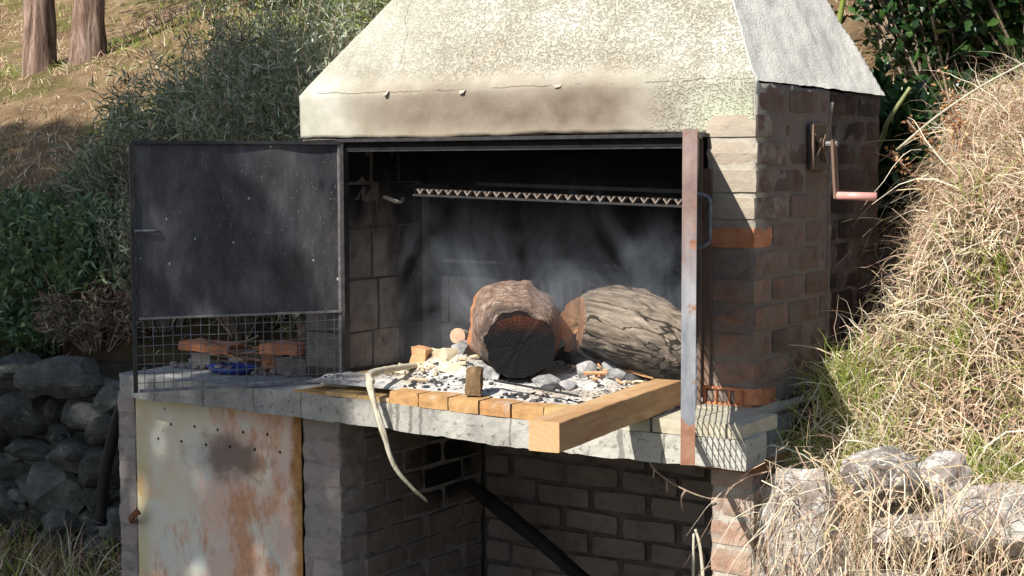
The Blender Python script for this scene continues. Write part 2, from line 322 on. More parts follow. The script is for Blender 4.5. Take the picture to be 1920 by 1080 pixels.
def mk_stone(name, a, b, c_, lich=(.40, .42, .36), la=.62):
    m = NT(name, .92, .2); c = m.ramp(m.noise(6, 6, .7), [(.3, a), (.5, b), (.7, c_)])
    c = m.mix(1.0, c, m.ramp(m.rnd(), [(0, .65), (1, 1.35)]), 'MULTIPLY')
    c = m.mix(m.sm(m.noise(24, 6, .75), la, la + .08), c, lich); m.color(c); m.bump(m.noise(18, 8, .75), 1.0, .03); return m.m
M['stone'] = mk_stone('wall_stone', (.045, .046, .042), (.11, .115, .105), (.21, .21, .19), (.32, .33, .26), .60)
M['stone_pale'] = mk_stone('pale_boulder', (.24, .19, .17), (.46, .41, .37), (.64, .60, .55), (.74, .71, .66), .5)
M['earth'] = simple('earth_fill', (.02, .017, .013), (.06, .05, .035), 8, 1, 1.0, .03, rnd=0, det=6)
def mk_ground():
    m = NT('ground', 1, .1); x, y, z = m.xyz()
    c = m.ramp(m.noise(3.2, 8, .75), [(.3, (.16, .10, .06)), (.5, (.34, .23, .13)), (.7, (.50, .37, .23))])
    g = m.sm(m.noise(.9, 5, .6), .53, .62); c = m.mix(m.math('MULTIPLY', g, .6), c, (.14, .17, .04))
    nearw = m.math('SUBTRACT', 1.0, m.sm(y, 1.6, 2.8)); c = m.mix(m.math('MULTIPLY', nearw, .75), c, (.05, .042, .025))
    m.color(c); m.bump(m.noise(30, 8, .8), 1.0, .05); return m.m
M['ground'] = mk_ground()
def leafmat(name, a, b, rough=.5, trans=.25, spec=.35):
    m = NT(name, rough, spec); 
    c = m.mix(m.noise(9, 3), a, b); m.color(c)
    tr = m.node('ShaderNodeBsdfTranslucent'); m.set(tr, 'Color', m.mix(.5, c, (.35, .40, .05)) if trans > .2 else c)
    ms = m.node('ShaderNodeMixShader'); m.set(ms, 0, trans); m.t.links.new(m.b.outputs[0], ms.inputs[1]); m.t.links.new(tr.outputs[0], ms.inputs[2])
    m.t.links.new(ms.outputs[0], m.t.nodes['Material Output'].inputs[0]); return m.m
L = {}
L['sage'] = [leafmat('sage_leaf_a', (.26, .30, .20), (.38, .42, .30)), leafmat('sage_leaf_b', (.08, .11, .07), (.14, .17, .12)), leafmat('sage_leaf_c', (.46, .50, .38), (.58, .60, .48))]
L['green'] = [leafmat('green_leaf_a', (.10, .18, .10), (.18, .27, .15)), leafmat('green_leaf_b', (.04, .08, .05), (.08, .13, .07)), leafmat('green_leaf_c', (.25, .34, .16), (.32, .40, .20))]
L['lime'] = [leafmat('lime_leaf_a', (.22, .32, .05), (.36, .42, .08)), leafmat('lime_leaf_b', (.12, .20, .05), (.20, .28, .07)), leafmat('lime_leaf_c', (.30, .34, .16), (.42, .42, .2))]
L['sunlit_sage'] = [L['sage'][2], L['lime'][0], L['sage'][0]]  # sage brightened and yellowed, sunlight put into the leaf colour
L['dark'] = [leafmat('laurel_leaf_a', (.018, .05, .014), (.035, .085, .02), .32, .12, .5), leafmat('laurel_leaf_b', (.010, .028, .010), (.02, .05, .015), .32, .1, .5), leafmat('laurel_leaf_c', (.05, .11, .025), (.08, .15, .04), .3, .15, .5)]
L['brown'] = [leafmat('dead_leaf_a', (.22, .15, .11), (.32, .23, .17), .8, .1), leafmat('dead_leaf_b', (.09, .07, .055), (.15, .11, .085), .8, .1), leafmat('dead_leaf_c', (.24, .28, .18), (.40, .36, .26), .8, .1)]
G = [leafmat('straw_a', (.60, .47, .28), (.74, .60, .40), .6, .2), leafmat('straw_b', (.54, .36, .26), (.68, .49, .37), .6, .2), leafmat('straw_c', (.76, .68, .50), (.84, .77, .62), .5, .2),
     leafmat('grass_green', (.22, .30, .05), (.36, .42, .10), .5, .3), leafmat('straw_brown', (.20, .12, .07), (.32, .20, .12), .8, .1)]

# ---------------------------------------------------------------- helpers
def link(name, me, mats=(), parent=None):
    o = bpy.data.objects.new(name, me); COL.objects.link(o)
    for m_ in mats: me.materials.append(m_)
    if parent is not None: o.parent = parent; o.matrix_parent_inverse = inv(parent)
    return o
def world(o):
    m_ = o.matrix_basis
    return (world(o.parent) @ o.matrix_parent_inverse @ m_) if o.parent else m_
def inv(p):
    return world(p).inverted()
def obj(name, bm, m_, parent=None, smooth=False):
    me = bpy.data.meshes.new(name)
    bm.normal_update(); bm.to_mesh(me); bm.free()
    if smooth: me.polygons.foreach_set('use_smooth', [True] * len(me.polygons))
    return link(name, me, m_ if isinstance(m_, (list, tuple)) else [m_], parent)
def tag(o, label, cat, group=None, kind=None):
    if label: o['label'] = label
    if cat: o['category'] = cat
    if group: o['group'] = group
    if kind: o['kind'] = kind
    return o
def empty(name, loc, label=None, cat=None, group=None, kind=None, parent=None):
    o = bpy.data.objects.new(name, None); COL.objects.link(o); o.location = loc; o.empty_display_size = .05
    if parent is not None: o.parent = parent; o.matrix_parent_inverse = inv(parent)
    return tag(o, label, cat, group, kind)
def disp(bm, amp, sc, seed=0, only=None):
    off = Vector((seed * 7.3, seed * 3.1, seed * 1.7))
    for v in bm.verts:
        if only and not only(v.co): continue
        v.co += noise.noise_vector(v.co * sc + off) * amp + noise.noise_vector(v.co * sc * 2.7 + off) * amp * .4
def gridquad(bm, p00, p10, p11, p01, nu, nv):
    P = [[None] * (nu + 1) for _ in range(nv + 1)]
    p00, p10, p11, p01 = map(Vector, (p00, p10, p11, p01))
    for j in range(nv + 1):
        for i in range(nu + 1):
            a = p00.lerp(p10, i / nu); b = p01.lerp(p11, i / nu); P[j][i] = bm.verts.new(a.lerp(b, j / nv))
    for j in range(nv):
        for i in range(nu): bm.faces.new((P[j][i], P[j][i + 1], P[j + 1][i + 1], P[j + 1][i]))
def boxgrid(bm, lo, hi, step):
    x0, y0, z0 = lo; x1, y1, z1 = hi
    n = [max(1, round(abs(b - a) / step)) for a, b in zip(lo, hi)]
    gridquad(bm, (x0, y0, z0), (x0, y1, z0), (x1, y1, z0), (x1, y0, z0), n[1], n[0])
    gridquad(bm, (x0, y0, z1), (x1, y0, z1), (x1, y1, z1), (x0, y1, z1), n[0], n[1])
    gridquad(bm, (x0, y0, z0), (x1, y0, z0), (x1, y0, z1), (x0, y0, z1), n[0], n[2])
    gridquad(bm, (x0, y1, z0), (x0, y1, z1), (x1, y1, z1), (x1, y1, z0), n[2], n[0])
    gridquad(bm, (x0, y0, z0), (x0, y0, z1), (x0, y1, z1), (x0, y1, z0), n[2], n[1])
    gridquad(bm, (x1, y0, z0), (x1, y1, z0), (x1, y1, z1), (x1, y0, z1), n[1], n[2])
    bmesh.ops.remove_doubles(bm, verts=bm.verts, dist=1e-5)
def box(bm, lo, hi):
    boxgrid_verts = [bm.verts.new((x, y, z)) for x in (lo[0], hi[0]) for y in (lo[1], hi[1]) for z in (lo[2], hi[2])]
    a = boxgrid_verts
    for f in ((0, 1, 3, 2), (4, 6, 7, 5), (0, 4, 5, 1), (2, 3, 7, 6), (0, 2, 6, 4), (1, 5, 7, 3)): bm.faces.new([a[i] for i in f])
    return a
def frame_axes(d, up=Vector((0, 0, 1))):
    d = Vector(d).normalized(); s = d.cross(up)
    if s.length < 1e-3: s = d.cross(Vector((1, 0, 0)))
    s.normalize(); return d, s, s.cross(d)
def bar(bm, a, b, w_, h_, up=(0, 0, 1)):
    a, b = Vector(a), Vector(b); d, s, u = frame_axes(b - a, Vector(up)); V_ = []
    for p in (a, b):
        for i, j in ((-1, -1), (1, -1), (1, 1), (-1, 1)): V_.append(bm.verts.new(p + s * (i * w_ / 2) + u * (j * h_ / 2)))
    for f in ((3, 2, 1, 0), (4, 5, 6, 7), (0, 1, 5, 4), (1, 2, 6, 5), (2, 3, 7, 6), (3, 0, 4, 7)): bm.faces.new([V_[i] for i in f])
def tube(bm, pts, rad, seg=8, caps=True, wob=0, twist=0):
    pts = [Vector(p) for p in pts]; n = len(pts)
    if not hasattr(rad, '__len__'): rad = [rad] * n
    rings = []; up = Vector((.31, .2, .93))
    for i, p in enumerate(pts):
        d = (pts[min(i + 1, n - 1)] - pts[max(i - 1, 0)]); d, s, u = frame_axes(d, up); up = u
        rings.append([bm.verts.new(p + (s * math.cos(2 * math.pi * k / seg + twist * i) + u * math.sin(2 * math.pi * k / seg + twist * i)) * rad[i] * (1 + (R.uniform(-wob, wob) if wob else 0))) for k in range(seg)])
    for i in range(n - 1):
        for k in range(seg):
            bm.faces.new((rings[i][k], rings[i][(k + 1) % seg], rings[i + 1][(k + 1) % seg], rings[i + 1][k]))
    if caps: bm.faces.new(rings[0][::-1]); bm.faces.new(rings[-1])
def smooth_path(pts, n=8):
    P = [Vector(p) for p in pts]; P = [P[0] * 2 - P[1]] + P + [P[-1] * 2 - P[-2]]; out = []
    for i in range(1, len(P) - 2):
        for k in range(n):
            t = k / n; a, b, c, d = P[i - 1:i + 3]
            out.append(.5 * ((2 * b) + (c - a) * t + (2 * a - 5 * b + 4 * c - d) * t * t + (3 * b - a - 3 * c + d) * t ** 3))
    out.append(P[-2]); return out
def numesh(name, V_, F, mats, midx=None, parent=None):
    me = bpy.data.meshes.new(name); nv, nf = len(V_), len(F); k = F.shape[1]
    me.vertices.add(nv); me.vertices.foreach_set('co', np.ascontiguousarray(V_, dtype=np.float32).ravel())
    me.loops.add(nf * k); me.loops.foreach_set('vertex_index', F.astype(np.int32).ravel())
    me.polygons.add(nf); me.polygons.foreach_set('loop_start', np.arange(0, nf * k, k, dtype=np.int32))
    try: me.polygons.foreach_set('loop_total', np.full(nf, k, dtype=np.int32))
    except Exception: pass
    for m_ in mats: me.materials.append(m_)
    if midx is not None: me.polygons.foreach_set('material_index', midx.astype(np.int32))
    me.update(calc_edges=True)
    o = bpy.data.objects.new(name, me); COL.objects.link(o)
    if parent is not None: o.parent = parent; o.matrix_parent_inverse = inv(parent)
    return o

# ---- brick meshes, shared between alike pieces
def brick_mesh(seed, nx=3, ny=2, nz=2, amp=.026, edge=(1, 1, .975, .94)):
    bm = bmesh.new(); 
    P = {}
    def vtx(i, j, k):
        if (i, j, k) not in P:
            c = Vector((i / nx - .5, j / ny - .5, k / nz - .5)); e = sum(1 for a, n_ in ((i, nx), (j, ny), (k, nz)) if a in (0, n_))
            sh = edge[e]
            c2 = Vector((c.x * (sh if i in (0, nx) else 1), c.y * (sh if j in (0, ny) else 1), c.z * (sh if k in (0, nz) else 1)))
            c2 += noise.noise_vector(c * 3.1 + Vector((seed * 5.1, seed, 0))) * amp
            P[(i, j, k)] = bm.verts.new(c2)
        return P[(i, j, k)]
    for i in range(nx):
        for j in range(ny): bm.faces.new((vtx(i, j, 0), vtx(i, j + 1, 0), vtx(i + 1, j + 1, 0), vtx(i + 1, j, 0))); bm.faces.new((vtx(i, j, nz), vtx(i + 1, j, nz), vtx(i + 1, j + 1, nz), vtx(i, j + 1, nz)))
        for k in range(nz): bm.faces.new((vtx(i, 0, k), vtx(i + 1, 0, k), vtx(i + 1, 0, k + 1), vtx(i, 0, k + 1))); bm.faces.new((vtx(i, ny, k), vtx(i, ny, k + 1), vtx(i + 1, ny, k + 1), vtx(i + 1, ny, k)))
    for j in range(ny):
        for k in range(nz): bm.faces.new((vtx(0, j, k), vtx(0, j, k + 1), vtx(0, j + 1, k + 1), vtx(0, j + 1, k))); bm.faces.new((vtx(nx, j, k), vtx(nx, j + 1, k), vtx(nx, j + 1, k + 1), vtx(nx, j, k + 1)))
    me = bpy.data.meshes.new('brick'); bm.normal_update(); bm.to_mesh(me); bm.free(); me.materials.append(M['brick'])
    me.polygons.foreach_set('use_smooth', [False] * len(me.polygons)); return me
BR = [brick_mesh(i) for i in range(9)]
BF = [brick_mesh(i + 20, amp=.011, edge=(1, 1, .988, .975)) for i in range(6)]
def brick(lo, hi, m_, parent, jit=.004, tilt=.012, name='brick'):
    o = bpy.data.objects.new(name, R.choice(BF if name in ('fire_brick', 'block') else BR)); COL.objects.link(o)
    o.location = [(a + b) / 2 + R.uniform(-jit, jit) * .6 for a, b in zip(lo, hi)]
    o.scale = [(b - a) * R.uniform(.985, 1.03) for a, b in zip(lo, hi)]
    o.rotation_euler = [R.uniform(-tilt, tilt) for _ in range(3)]
    o.material_slots[0].link = 'OBJECT'; o.material_slots[0].material = m_
    if parent is not None: o.parent = parent; o.matrix_parent_inverse = inv(parent)
    return o
def courses(z0, z1, pitch):
    n = max(1, round((z1 - z0) / pitch)); return [(z0 + (z1 - z0) * i / n, z0 + (z1 - z0) * (i + 1) / n) for i in range(n)]

# ================================================================= ground
def hill(x, y):
    return -.10 + .40 * (y - .7)
def gz(x, y):
    n = noise.noise(Vector((x * .5, y * .5, 0))) * .18 + noise.noise(Vector((x * 1.7, y * 1.7, 3))) * .06
    far = min(1, max(0, (y - 1.5) / 3))
    if x < .66:
        yf = .62 if x < -1 else .75
        t = min(1, max(0, (y - yf) / .12)); t = t * t * (3 - 2 * t)
        return (-.95 + n * .25) * (1 - t) + (hill(x, y) + n * far) * t
    yf = max(-.16, -.0 - (x - .72) * 1.0)
    b = -.17 + .40 * min(y, 1.4) + .06 * min(x - .66, 1.5)
    if y > 1.4: b += (y - 1.4) * .22
    s1 = min(1, max(0, ((x - .66) * .94 + (y - 1.0) * .343 + .02) / .34)); s2 = min(1, max(0, (y + .02) / .85))
    b += .43 * s1 * s1 * (3 - 2 * s1) * s2 * s2 * (3 - 2 * s2) * max(0, 1 - max(0, y - 2) / 4)
    b += .10 * math.exp(-((x - .80) / .13) ** 2) * min(1, max(0, (y + .02) / .2)) * (1 if y < .7 else max(0, 1 - (y - .7) / .3))
    t = min(1, max(0, (y - yf + .22) / .22)); t = t * t * (3 - 2 * t)
    wx = min(1, (x - .66) / .1)
    return (-.95 + n * .25) * (1 - t) + (b + n * .35 * wx) * t
def axis_vals(lo, a, b, hi, fine, coarse):
    v = list(np.arange(a, b, fine)); x = a; s = fine
    while x > lo: s *= 1.25; x -= min(s, coarse); v.insert(0, x)
    x = v[-1]; s = fine
    while x < hi: s *= 1.25; x += min(s, coarse); v.append(x)
    return v
xs = axis_vals(-60, -4.2, 2.4, 60, .055, 4); ys = axis_vals(-40, -.9, 2.2, 90, .055, 4)
Vg = np.array([(x, y, gz(x, y)) for y in ys for x in xs]); nx_ = len(xs)
I, J = np.meshgrid(np.arange(nx_ - 1), np.arange(len(ys) - 1)); q = (J * nx_ + I).ravel()
ground = numesh('ground', Vg, np.stack([q, q + 1, q + nx_ + 1, q + nx_], 1), [M['ground']])
ground.data.polygons.foreach_set('use_smooth', [True] * len(ground.data.polygons)); ground['kind'] = 'structure'

# ================================================================= barbecue
X0, X1, HL, HR = -.997, .66, -.805, .50
bbq = empty('brick_barbecue', (0, 0, -.95), 'large brick barbecue with cream stucco hood, sooty firebox and concrete counter', 'barbecue')

# ---- hood: shell with outer stucco and inner soot
def hood():
    zb, zh = .942, .802
    ul, ur, v, v2 = .86, .57, .49, .25
    H = .62
    bm = bmesh.new()
    f00, f10 = Vector((X0, 0, zb)), Vector((X1, 0, zb)); b10, b00 = Vector((X1, 1.008, zb)), Vector((X0, 1.008, zb))
    T = lambda p, a, b: p + Vector((a, b, 1)) * H
    t00, t10, t11, t01 = T(f00, ul, v), T(f10, -ur, v), T(b10, -ur, -v2), T(b00, ul, -v2)
    gridquad(bm, (X0, 0, zh), (X1, 0, zh), f10, f00, 150, 13)
    gridquad(bm, f00, f10, t10, t00, 150, 60)
    gridquad(bm, f10, b10, t11, t10, 70, 60)
    gridquad(bm, b10, b00, t01, t11, 40, 30)
    gridquad(bm, b00, f00, t00, t01, 60, 60)
    gridquad(bm, (X0, .1, zh), (X0, 0, zh), f00, (X0, .1, zb), 7, 13)
    gridquad(bm, (X0, 1.008, zh), (X0, .1, zh), (X0, .1, zb), b00, 63, 13)
    gridquad(bm, (X1, 0, zh), (X1, .02, zh), (X1, .02, zb), f10, 2, 13)
    gridquad(bm, (X0, 0, zh), (X0, .09, zh), (X1, .09, zh), (X1, 0, zh), 7, 150)
    gridquad(bm, (t00.x, t00.y, t00.z), (t10.x, t10.y, t10.z), (t10.x, t10.y, t10.z + .9), (t00.x, t00.y, t00.z + .9), 20, 20)
    gridquad(bm, t10, t11, t11 + Vector((0, 0, .9)), t10 + Vector((0, 0, .9)), 20, 20)
    gridquad(bm, t11, t01, t01 + Vector((0, 0, .9)), t11 + Vector((0, 0, .9)), 20, 20)
    gridquad(bm, t01, t00, t00 + Vector((0, 0, .9)), t01 + Vector((0, 0, .9)), 20, 20)
    bmesh.ops.remove_doubles(bm, verts=bm.verts, dist=.0005)
    bmesh.ops.recalc_face_normals(bm, faces=bm.faces)
    for p in bm.verts:
        c = p.co
        a = .0035 if c.z < .95 else .006
        p.co = c + noise.noise_vector(c * 9) * a + noise.noise_vector(c * 2.1) * .010 + noise.noise_vector(c * 26) * .0022 + Vector((0, -.004 if c.z > .955 else 0, 0))
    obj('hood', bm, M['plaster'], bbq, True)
    bm = bmesh.new()                       # flue lining
    i = .07; g = lambda p, dx, dy, dz=0: Vector((p.x + dx, p.y + dy, p.z + dz))
    lo = [Vector((X0 + i, .09, zh)), Vector((X1 - i, .09, zh)), Vector((X1 - i, .94, zh)), Vector((X0 + i, .94, zh))]
    mid = [g(f00, i, .09), g(f10, -i, .09), g(b10, -i, -i), g(b00, i, -i)]
    top = [g(t00, i, i), g(t10, -i, i), g(t11, -i, -i), g(t01, i, -i)]
    cap = [p + Vector((0, 0, .88)) for p in top]
    for A, B in ((lo, mid), (mid, top), (top, cap)):
        for k in range(4): gridquad(bm, A[k], A[(k + 1) % 4], B[(k + 1) % 4], B[k], 6, 4)
    obj('flue_lining', bm, M['soot'], bbq)
    # flaked plaster chips along the fold
    for x, w_ in ((-.63, .022), (-.33, .026), (.02, .034)):
        bm = bmesh.new(); z = .942 + R.uniform(-.004, .012)
        pts = [(x - w_ / 2, -.002, z), (x + w_ / 2, -.002, z + .004), (x + w_ * .3, -.008, z - .006), (x - w_ * .2, -.007, z - .008), (x, .02, z + .012)]
        vs = [bm.verts.new(p) for p in pts]
        for f in ((0, 3, 2, 1), (0, 1, 4), (0, 4, 3), (3, 4, 2), (1, 2, 4)): bm.faces.new([vs[k] for k in f])
        obj('plaster_chip', bm, M['mortar_lime'], bbq)
hood()

# ---- firebox walls
fw = empty('firebox_wall', (0, .5, 0), parent=bbq)
def core(name, lo, hi, m_, parent, step=.04, amp=.004, sc=14):
    bm = bmesh.new(); boxgrid(bm, lo, hi, step); disp(bm, amp, sc); return obj(name, bm, m_, parent, True)
core('mortar_core', (.511, .005, .035), (.6565, .535, .936), M['mortar_pillar'], fw, .02, .0032, 22)
core('mortar_core', (.512, .543, -.1), (.643, 1.0, .936), M['mortar_dark'], fw, .03, .005, 18)
core('mortar_core', (-.99, .008, .0), (-.8035, .44, .80), M['mortar_niche'], fw)
core('back_wall', (-.99, .4455, .0), (.505, .56, .80), M['soot'], fw)
core('mortar_core', (-.99, .94, -.1), (.505, 1.0, .80), M['mortar_dark'], fw)
core('mortar_core', (-.99, .57, -.1), (-.90, .93, .80), M['mortar_dark'], fw)
# hollow broken bricks of the lowest pillar course
for k in range(5):
    y0 = -.005 + .0; x0 = .512 + k * .031
bm = bmesh.new()
for k in range(4):
    x0 = .505 + k * .039
    for a, b in (((x0, -.004, .036), (x0 + .006, .1, .085)),): box(bm, a, b)
box(bm, (.505, -.002, .079), (.655, .1, .0865)); box(bm, (.505, -.003, .034), (.655, .1, .040))
disp(bm, .004, 30); obj('hollow_brick', bm, M['terracotta'], fw)
for k in range(3):
    y0 = .005 + k * .05; o = brick((.60, y0, .037), (.668, y0 + .042, .084), M['terracotta'], fw, .004, .15)
for k in range(6):
    y0 = .16 + k * .06; brick((.60, y0, .036), (.662, y0 + .05, .083), M['mortar'], fw, .006, .12, 'rubble_stone')
# pillar courses (front face + outer side)
for ci, (za, zb_) in enumerate(courses(.09, .935, .074)):
    m_ = M['brick_up'] if za > .42 else M['brick_face']; a, b = za + .007, zb_ - .008
    if a < .80:
        d = .115 if ci % 2 else .23
        skip = ci == 5                      # a spalled, deeply weathered course
        brick((.507, .0 - (.003 if skip else 0), a), (.662 - (.002 if skip else 0), d, b - (.006 if skip else 0)), M['terracotta'] if skip else m_, fw)
    else:
        d = .12 if ci % 2 else .22
        brick((.56, .03, a), (.660, d, b), M['brick'], fw)
    y = d + .012
    while y < .53:
        l = min(.225, .535 - y)
        if l > .04: brick((.56, y, a), (.661 + R.uniform(-.004, .004), y + l - .012, b), M['brick'], fw)
        y += .235
    y = .55 + (.1 if ci % 2 else .02)
    if ci % 2: brick((.56, .546, a), (.645, .64, b), M['brick_dark'], fw)
    while y < .97:
        l = min(.22, 1.0 - y); brick((.56, y, a), (.646, y + l - .01, b), M['brick_dark'], fw); y += .23
for ci in range(2):                        # under the counter line behind the pillar
    for k in range(2): brick((.56, .55 + k * .23, -.06 + ci * .075), (.646, .765 + k * .23, .002 + ci * .075), M['brick_dark'], fw)
# mortar run down the joint of the two walls
bm = bmesh.new(); tube(bm, [(.652, .541 + R.uniform(-.004, .004), .06 + k * .035) for k in range(25)], [R.uniform(.008, .015) for k in range(25)], 7, True, .1)
obj('mortar_run', bm, M['mortar'], fw, True)
# left jamb front + inner left wall blocks (x = HL)
zrows = [0.035, .16, .335, .51, .655, .80]
for r in range(5):
    a, b = zrows[r] + .004, zrows[r + 1] - .004
    brick((-.985, .002, a), (-.80, .13 + (.03 if r % 2 else 0), b), M['block_soot'], fw, .001, .004, 'block')
    y = .142 + (.03 if r % 2 else 0)
    s = .20 if r % 2 else .14
    while y < .45:
        e = min(y + s, .452); 
        if e - y > .03: brick((-.9, y, a - .002), (-.8, e - .002, b + .002), M['block_soot'], fw, .001, .004, 'block')
        y = e + .004; s = .2
# back wall blocks
for r in range(5):
    a, b = zrows[r] + .004, zrows[r + 1] - .004; x = -.80 + (.1 if r % 2 else 0)
    if r % 2: brick((-.797, .442, a), (-.71, .5, b), M['block_soot'], fw, .001, .003, 'block')
    while x < .49:
        e = min(x + .2, .50); brick((x + .003, .442, a), (e - .005, .5, b), M['block_soot'], fw, .001, .003, 'block'); x = e
# corner angle iron inside
bm = bmesh.new(); box(bm, (-.797, .41, .04), (-.785, .435, .62)); obj('corner_angle', bm, M['mortar_niche'], fw)

# ---- counter slab
def slab():
    bm = bmesh.new(); boxgrid(bm, (-1.63, -.285, -.078), (.775, .50, 0), .026)
    for v in bm.verts:
        c = v.co
        f = max(0, (-c.y - .1) / .185)
        bulge = math.exp(-((c.x - .15) / .6) ** 2)
        c.y -= .022 * bulge * f; c.z -= .009 * bulge * f
        if c.x > .66 and c.y > -.16: c.x -= (c.x - .66) * .85 * min(1, (c.y + .16) / .12)
        if c.x < -1.5:                      # rounded broken left corner
            t = (-1.5 - c.x) / .13; c.y += (.045 * t ** 3) * f; c.z += (.02 * t ** 2 if c.z < -.04 else -.006 * t)
    disp(bm, .0045, 11); disp(bm, .003, 33, 3)
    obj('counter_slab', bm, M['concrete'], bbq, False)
slab()
def front_y(x): return -.285 - .022 * math.exp(-((x - .15) / .6) ** 2)
hearth = empty('hearth_floor', (0, 0, 0), parent=bbq)
core('hearth_bed', (-.79, -.15, .002), (.50, .445, .026), M['mortar_lime'], hearth, .06, .002)
core('mortar_bed', (.50, -.262, .002), (.68, .50, .027), M['mortar_lime'], hearth, .05, .003)
x = -.79; k = 0
while x < .755:
    wd = .112 if x > -.5 else .13; sag = -.009 * math.exp(-((x - .1) / .6) ** 2); yf = front_y(x + .05) + .006
    e = min(x + wd, .765); m_ = M['firebrick'] if x < .36 else M['firebrick_lime']
    top = .036 if x > -.5 else (.012 if x > -.7 else .006)
    brick((x + .002, yf, .000 + sag * .8), (e - .003, yf + .225, top + sag * .3), m_, hearth, .0015, .006, 'fire_brick')
    x = e; k += 1
x = -.76
while x < .65:
    e = min(x + .115, .68); brick((x, -.053, .001), (e - .004, .16, .0355), M['firebrick'] if x < .4 else M['firebrick_lime'], hearth, .001, .005, 'fire_brick'); x = e

# ---- base: piers, niche, cabinet
base = empty('base_pier', (0, .1, -.95), parent=bbq)
def pier(xa, xb, ya, yb, m_, mm, pitch=.078, z1=-.08, z0=-.95, cov=.004):
    core('mortar_core', (xa + cov, ya + cov, z0), (xb - cov, yb, z1), mm, base, .015,   .0042 if cov < .003 else .0035, 26)
    for ci, (a, b) in enumerate(courses(z0, z1, pitch)):
        if xb - xa > .2: continue
        brick((xa, ya, a + .006), (xb, ya + .11, b - .007), m_, base)
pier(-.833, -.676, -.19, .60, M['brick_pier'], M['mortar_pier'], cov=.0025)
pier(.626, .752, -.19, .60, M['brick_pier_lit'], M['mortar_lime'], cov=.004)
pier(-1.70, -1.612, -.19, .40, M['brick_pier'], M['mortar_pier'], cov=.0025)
# niche inner left wall (faces +x), back wall, right wall
hole = lambda y, z: False
for ci, (a, b) in enumerate(courses(-.95, -.08, .078)):
    y = -.078 + (.11 if ci % 2 else 0)
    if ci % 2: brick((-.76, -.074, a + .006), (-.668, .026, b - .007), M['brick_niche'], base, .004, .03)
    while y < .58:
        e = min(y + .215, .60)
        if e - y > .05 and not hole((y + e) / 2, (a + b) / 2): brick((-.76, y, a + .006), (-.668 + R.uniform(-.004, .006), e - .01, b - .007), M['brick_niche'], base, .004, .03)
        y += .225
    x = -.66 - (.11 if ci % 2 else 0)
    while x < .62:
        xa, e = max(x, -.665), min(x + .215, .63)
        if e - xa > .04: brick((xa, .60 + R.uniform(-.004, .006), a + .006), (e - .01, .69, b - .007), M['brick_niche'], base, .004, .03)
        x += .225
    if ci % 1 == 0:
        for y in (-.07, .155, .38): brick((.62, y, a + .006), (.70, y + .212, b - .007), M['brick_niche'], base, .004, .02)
core('niche_back', (-.70, .61, -.95), (.64, .72, -.08), M['mortar_niche'], base, .05)
core('niche_side', (-.75, -.07, -.95), (-.682, .60, -.08), M['mortar_niche'], base, .04, .003)
bm = bmesh.new(); boxgrid(bm, (.60, -.205, -.106), (.765, .05, -.082), .03); disp(bm, .002, 20); obj('lintel_board', bm, M['wood_dark'], base)
# cabinet carcass behind the plate
core('cabinet_back', (-1.61, .30, -.95), (-.84, .38, -.08), M['mortar_niche'], base, .08)
# pale rusted plate door with real round holes
def plate():
    x0, x1, z0, z1, y = -1.603, -.838, -.95, -.088, -.193
    loops = [[Vector((x0, 0, z0)), Vector((x1, 0, z0)), Vector((x1, 0, z1)), Vector((x0, 0, z1))]]
    H_ = [(-1.459, -.124, .004), (-1.431, -.174, .006), (-1.317, -.172, .006), (-1.209, -.173, .006), (-1.093, -.17, .006), (-.984, -.167, .006), (-1.494, -.231, .006), (-1.381, -.229, .006), (-1.264, -.229, .006), (-1.154, -.225, .006), (-1.041, -.223, .006), (-.93, -.221, .006), (-1.47, -.20, .003), (-1.03, -.33, .003), (-1.48, -.29, .003)]
    for hx, hz, r in H_: loops.append([Vector((hx + r * math.cos(-t * math.pi / 4), 0, hz + r * math.sin(-t * math.pi / 4))) for t in range(8)])
    tris = tessellate_polygon(loops); flat = [p for l in loops for p in l]; bm = bmesh.new()
    vf = [bm.verts.new((p.x, y, p.z)) for p in flat]
    for t in tris:
        try: bm.faces.new([vf[i] for i in t])
        except ValueError: pass
    bmesh.ops.recalc_face_normals(bm, faces=bm.faces)
    r = bmesh.ops.extrude_face_region(bm, geom=bm.faces[:]); bmesh.ops.translate(bm, verts=[e for e in r['geom'] if isinstance(e, bmesh.types.BMVert)], vec=(0, .004, 0))
    bmesh.ops.recalc_face_normals(bm, faces=bm.faces)
    pd = empty('cabinet_door', (-1.22, -.193, -.95), parent=bbq); obj('steel_plate', bm, M['plate'], pd)
    bm = bmesh.new(); tube(bm, smooth_path([(-1.615, -.20, -.535), (-1.60, -.225, -.525), (-1.575, -.245, -.505), (-1.555, -.235, -.485)]), [.009 + .004 * (i / 24) for i in range(25)], 8, True, .15)
    obj('latch', bm, M['rust_latch'], pd, True)
plate()

# ---- opening frame
fr = empty('opening_frame', (-.15, -.02, 0), parent=bbq)
bm = bmesh.new(); box(bm, (-.815, -.035, .788), (.520, -.002, .799)); obj('top_rail', bm, M['black_iron'], fr)
bm = bmesh.new(); box(bm, (-.80, -.012, .758), (.50, -.006, .762)); obj('rail_lip', bm, M['iron_edge'], fr)
bm = bmesh.new(); box(bm, (-.80, -.016, .762), (.50, -.006, .787)); obj('rail_web', bm, M['soot'], fr)
bm = bmesh.new(); box(bm, (-.812, -.03, .01), (-.785, -.004, .787)); obj('frame_stile', bm, M['black_iron'], fr)
bm = bmesh.new(); box(bm, (.500, -.014, .09), (.532, -.004, .70)); obj('frame_stile', bm, M['brown_bar'], fr)
bm = bmesh.new(); box(bm, (.493, -.03, .04), (.499, -.004, .757)); obj('frame_stile', bm, M['grey_iron'], fr)

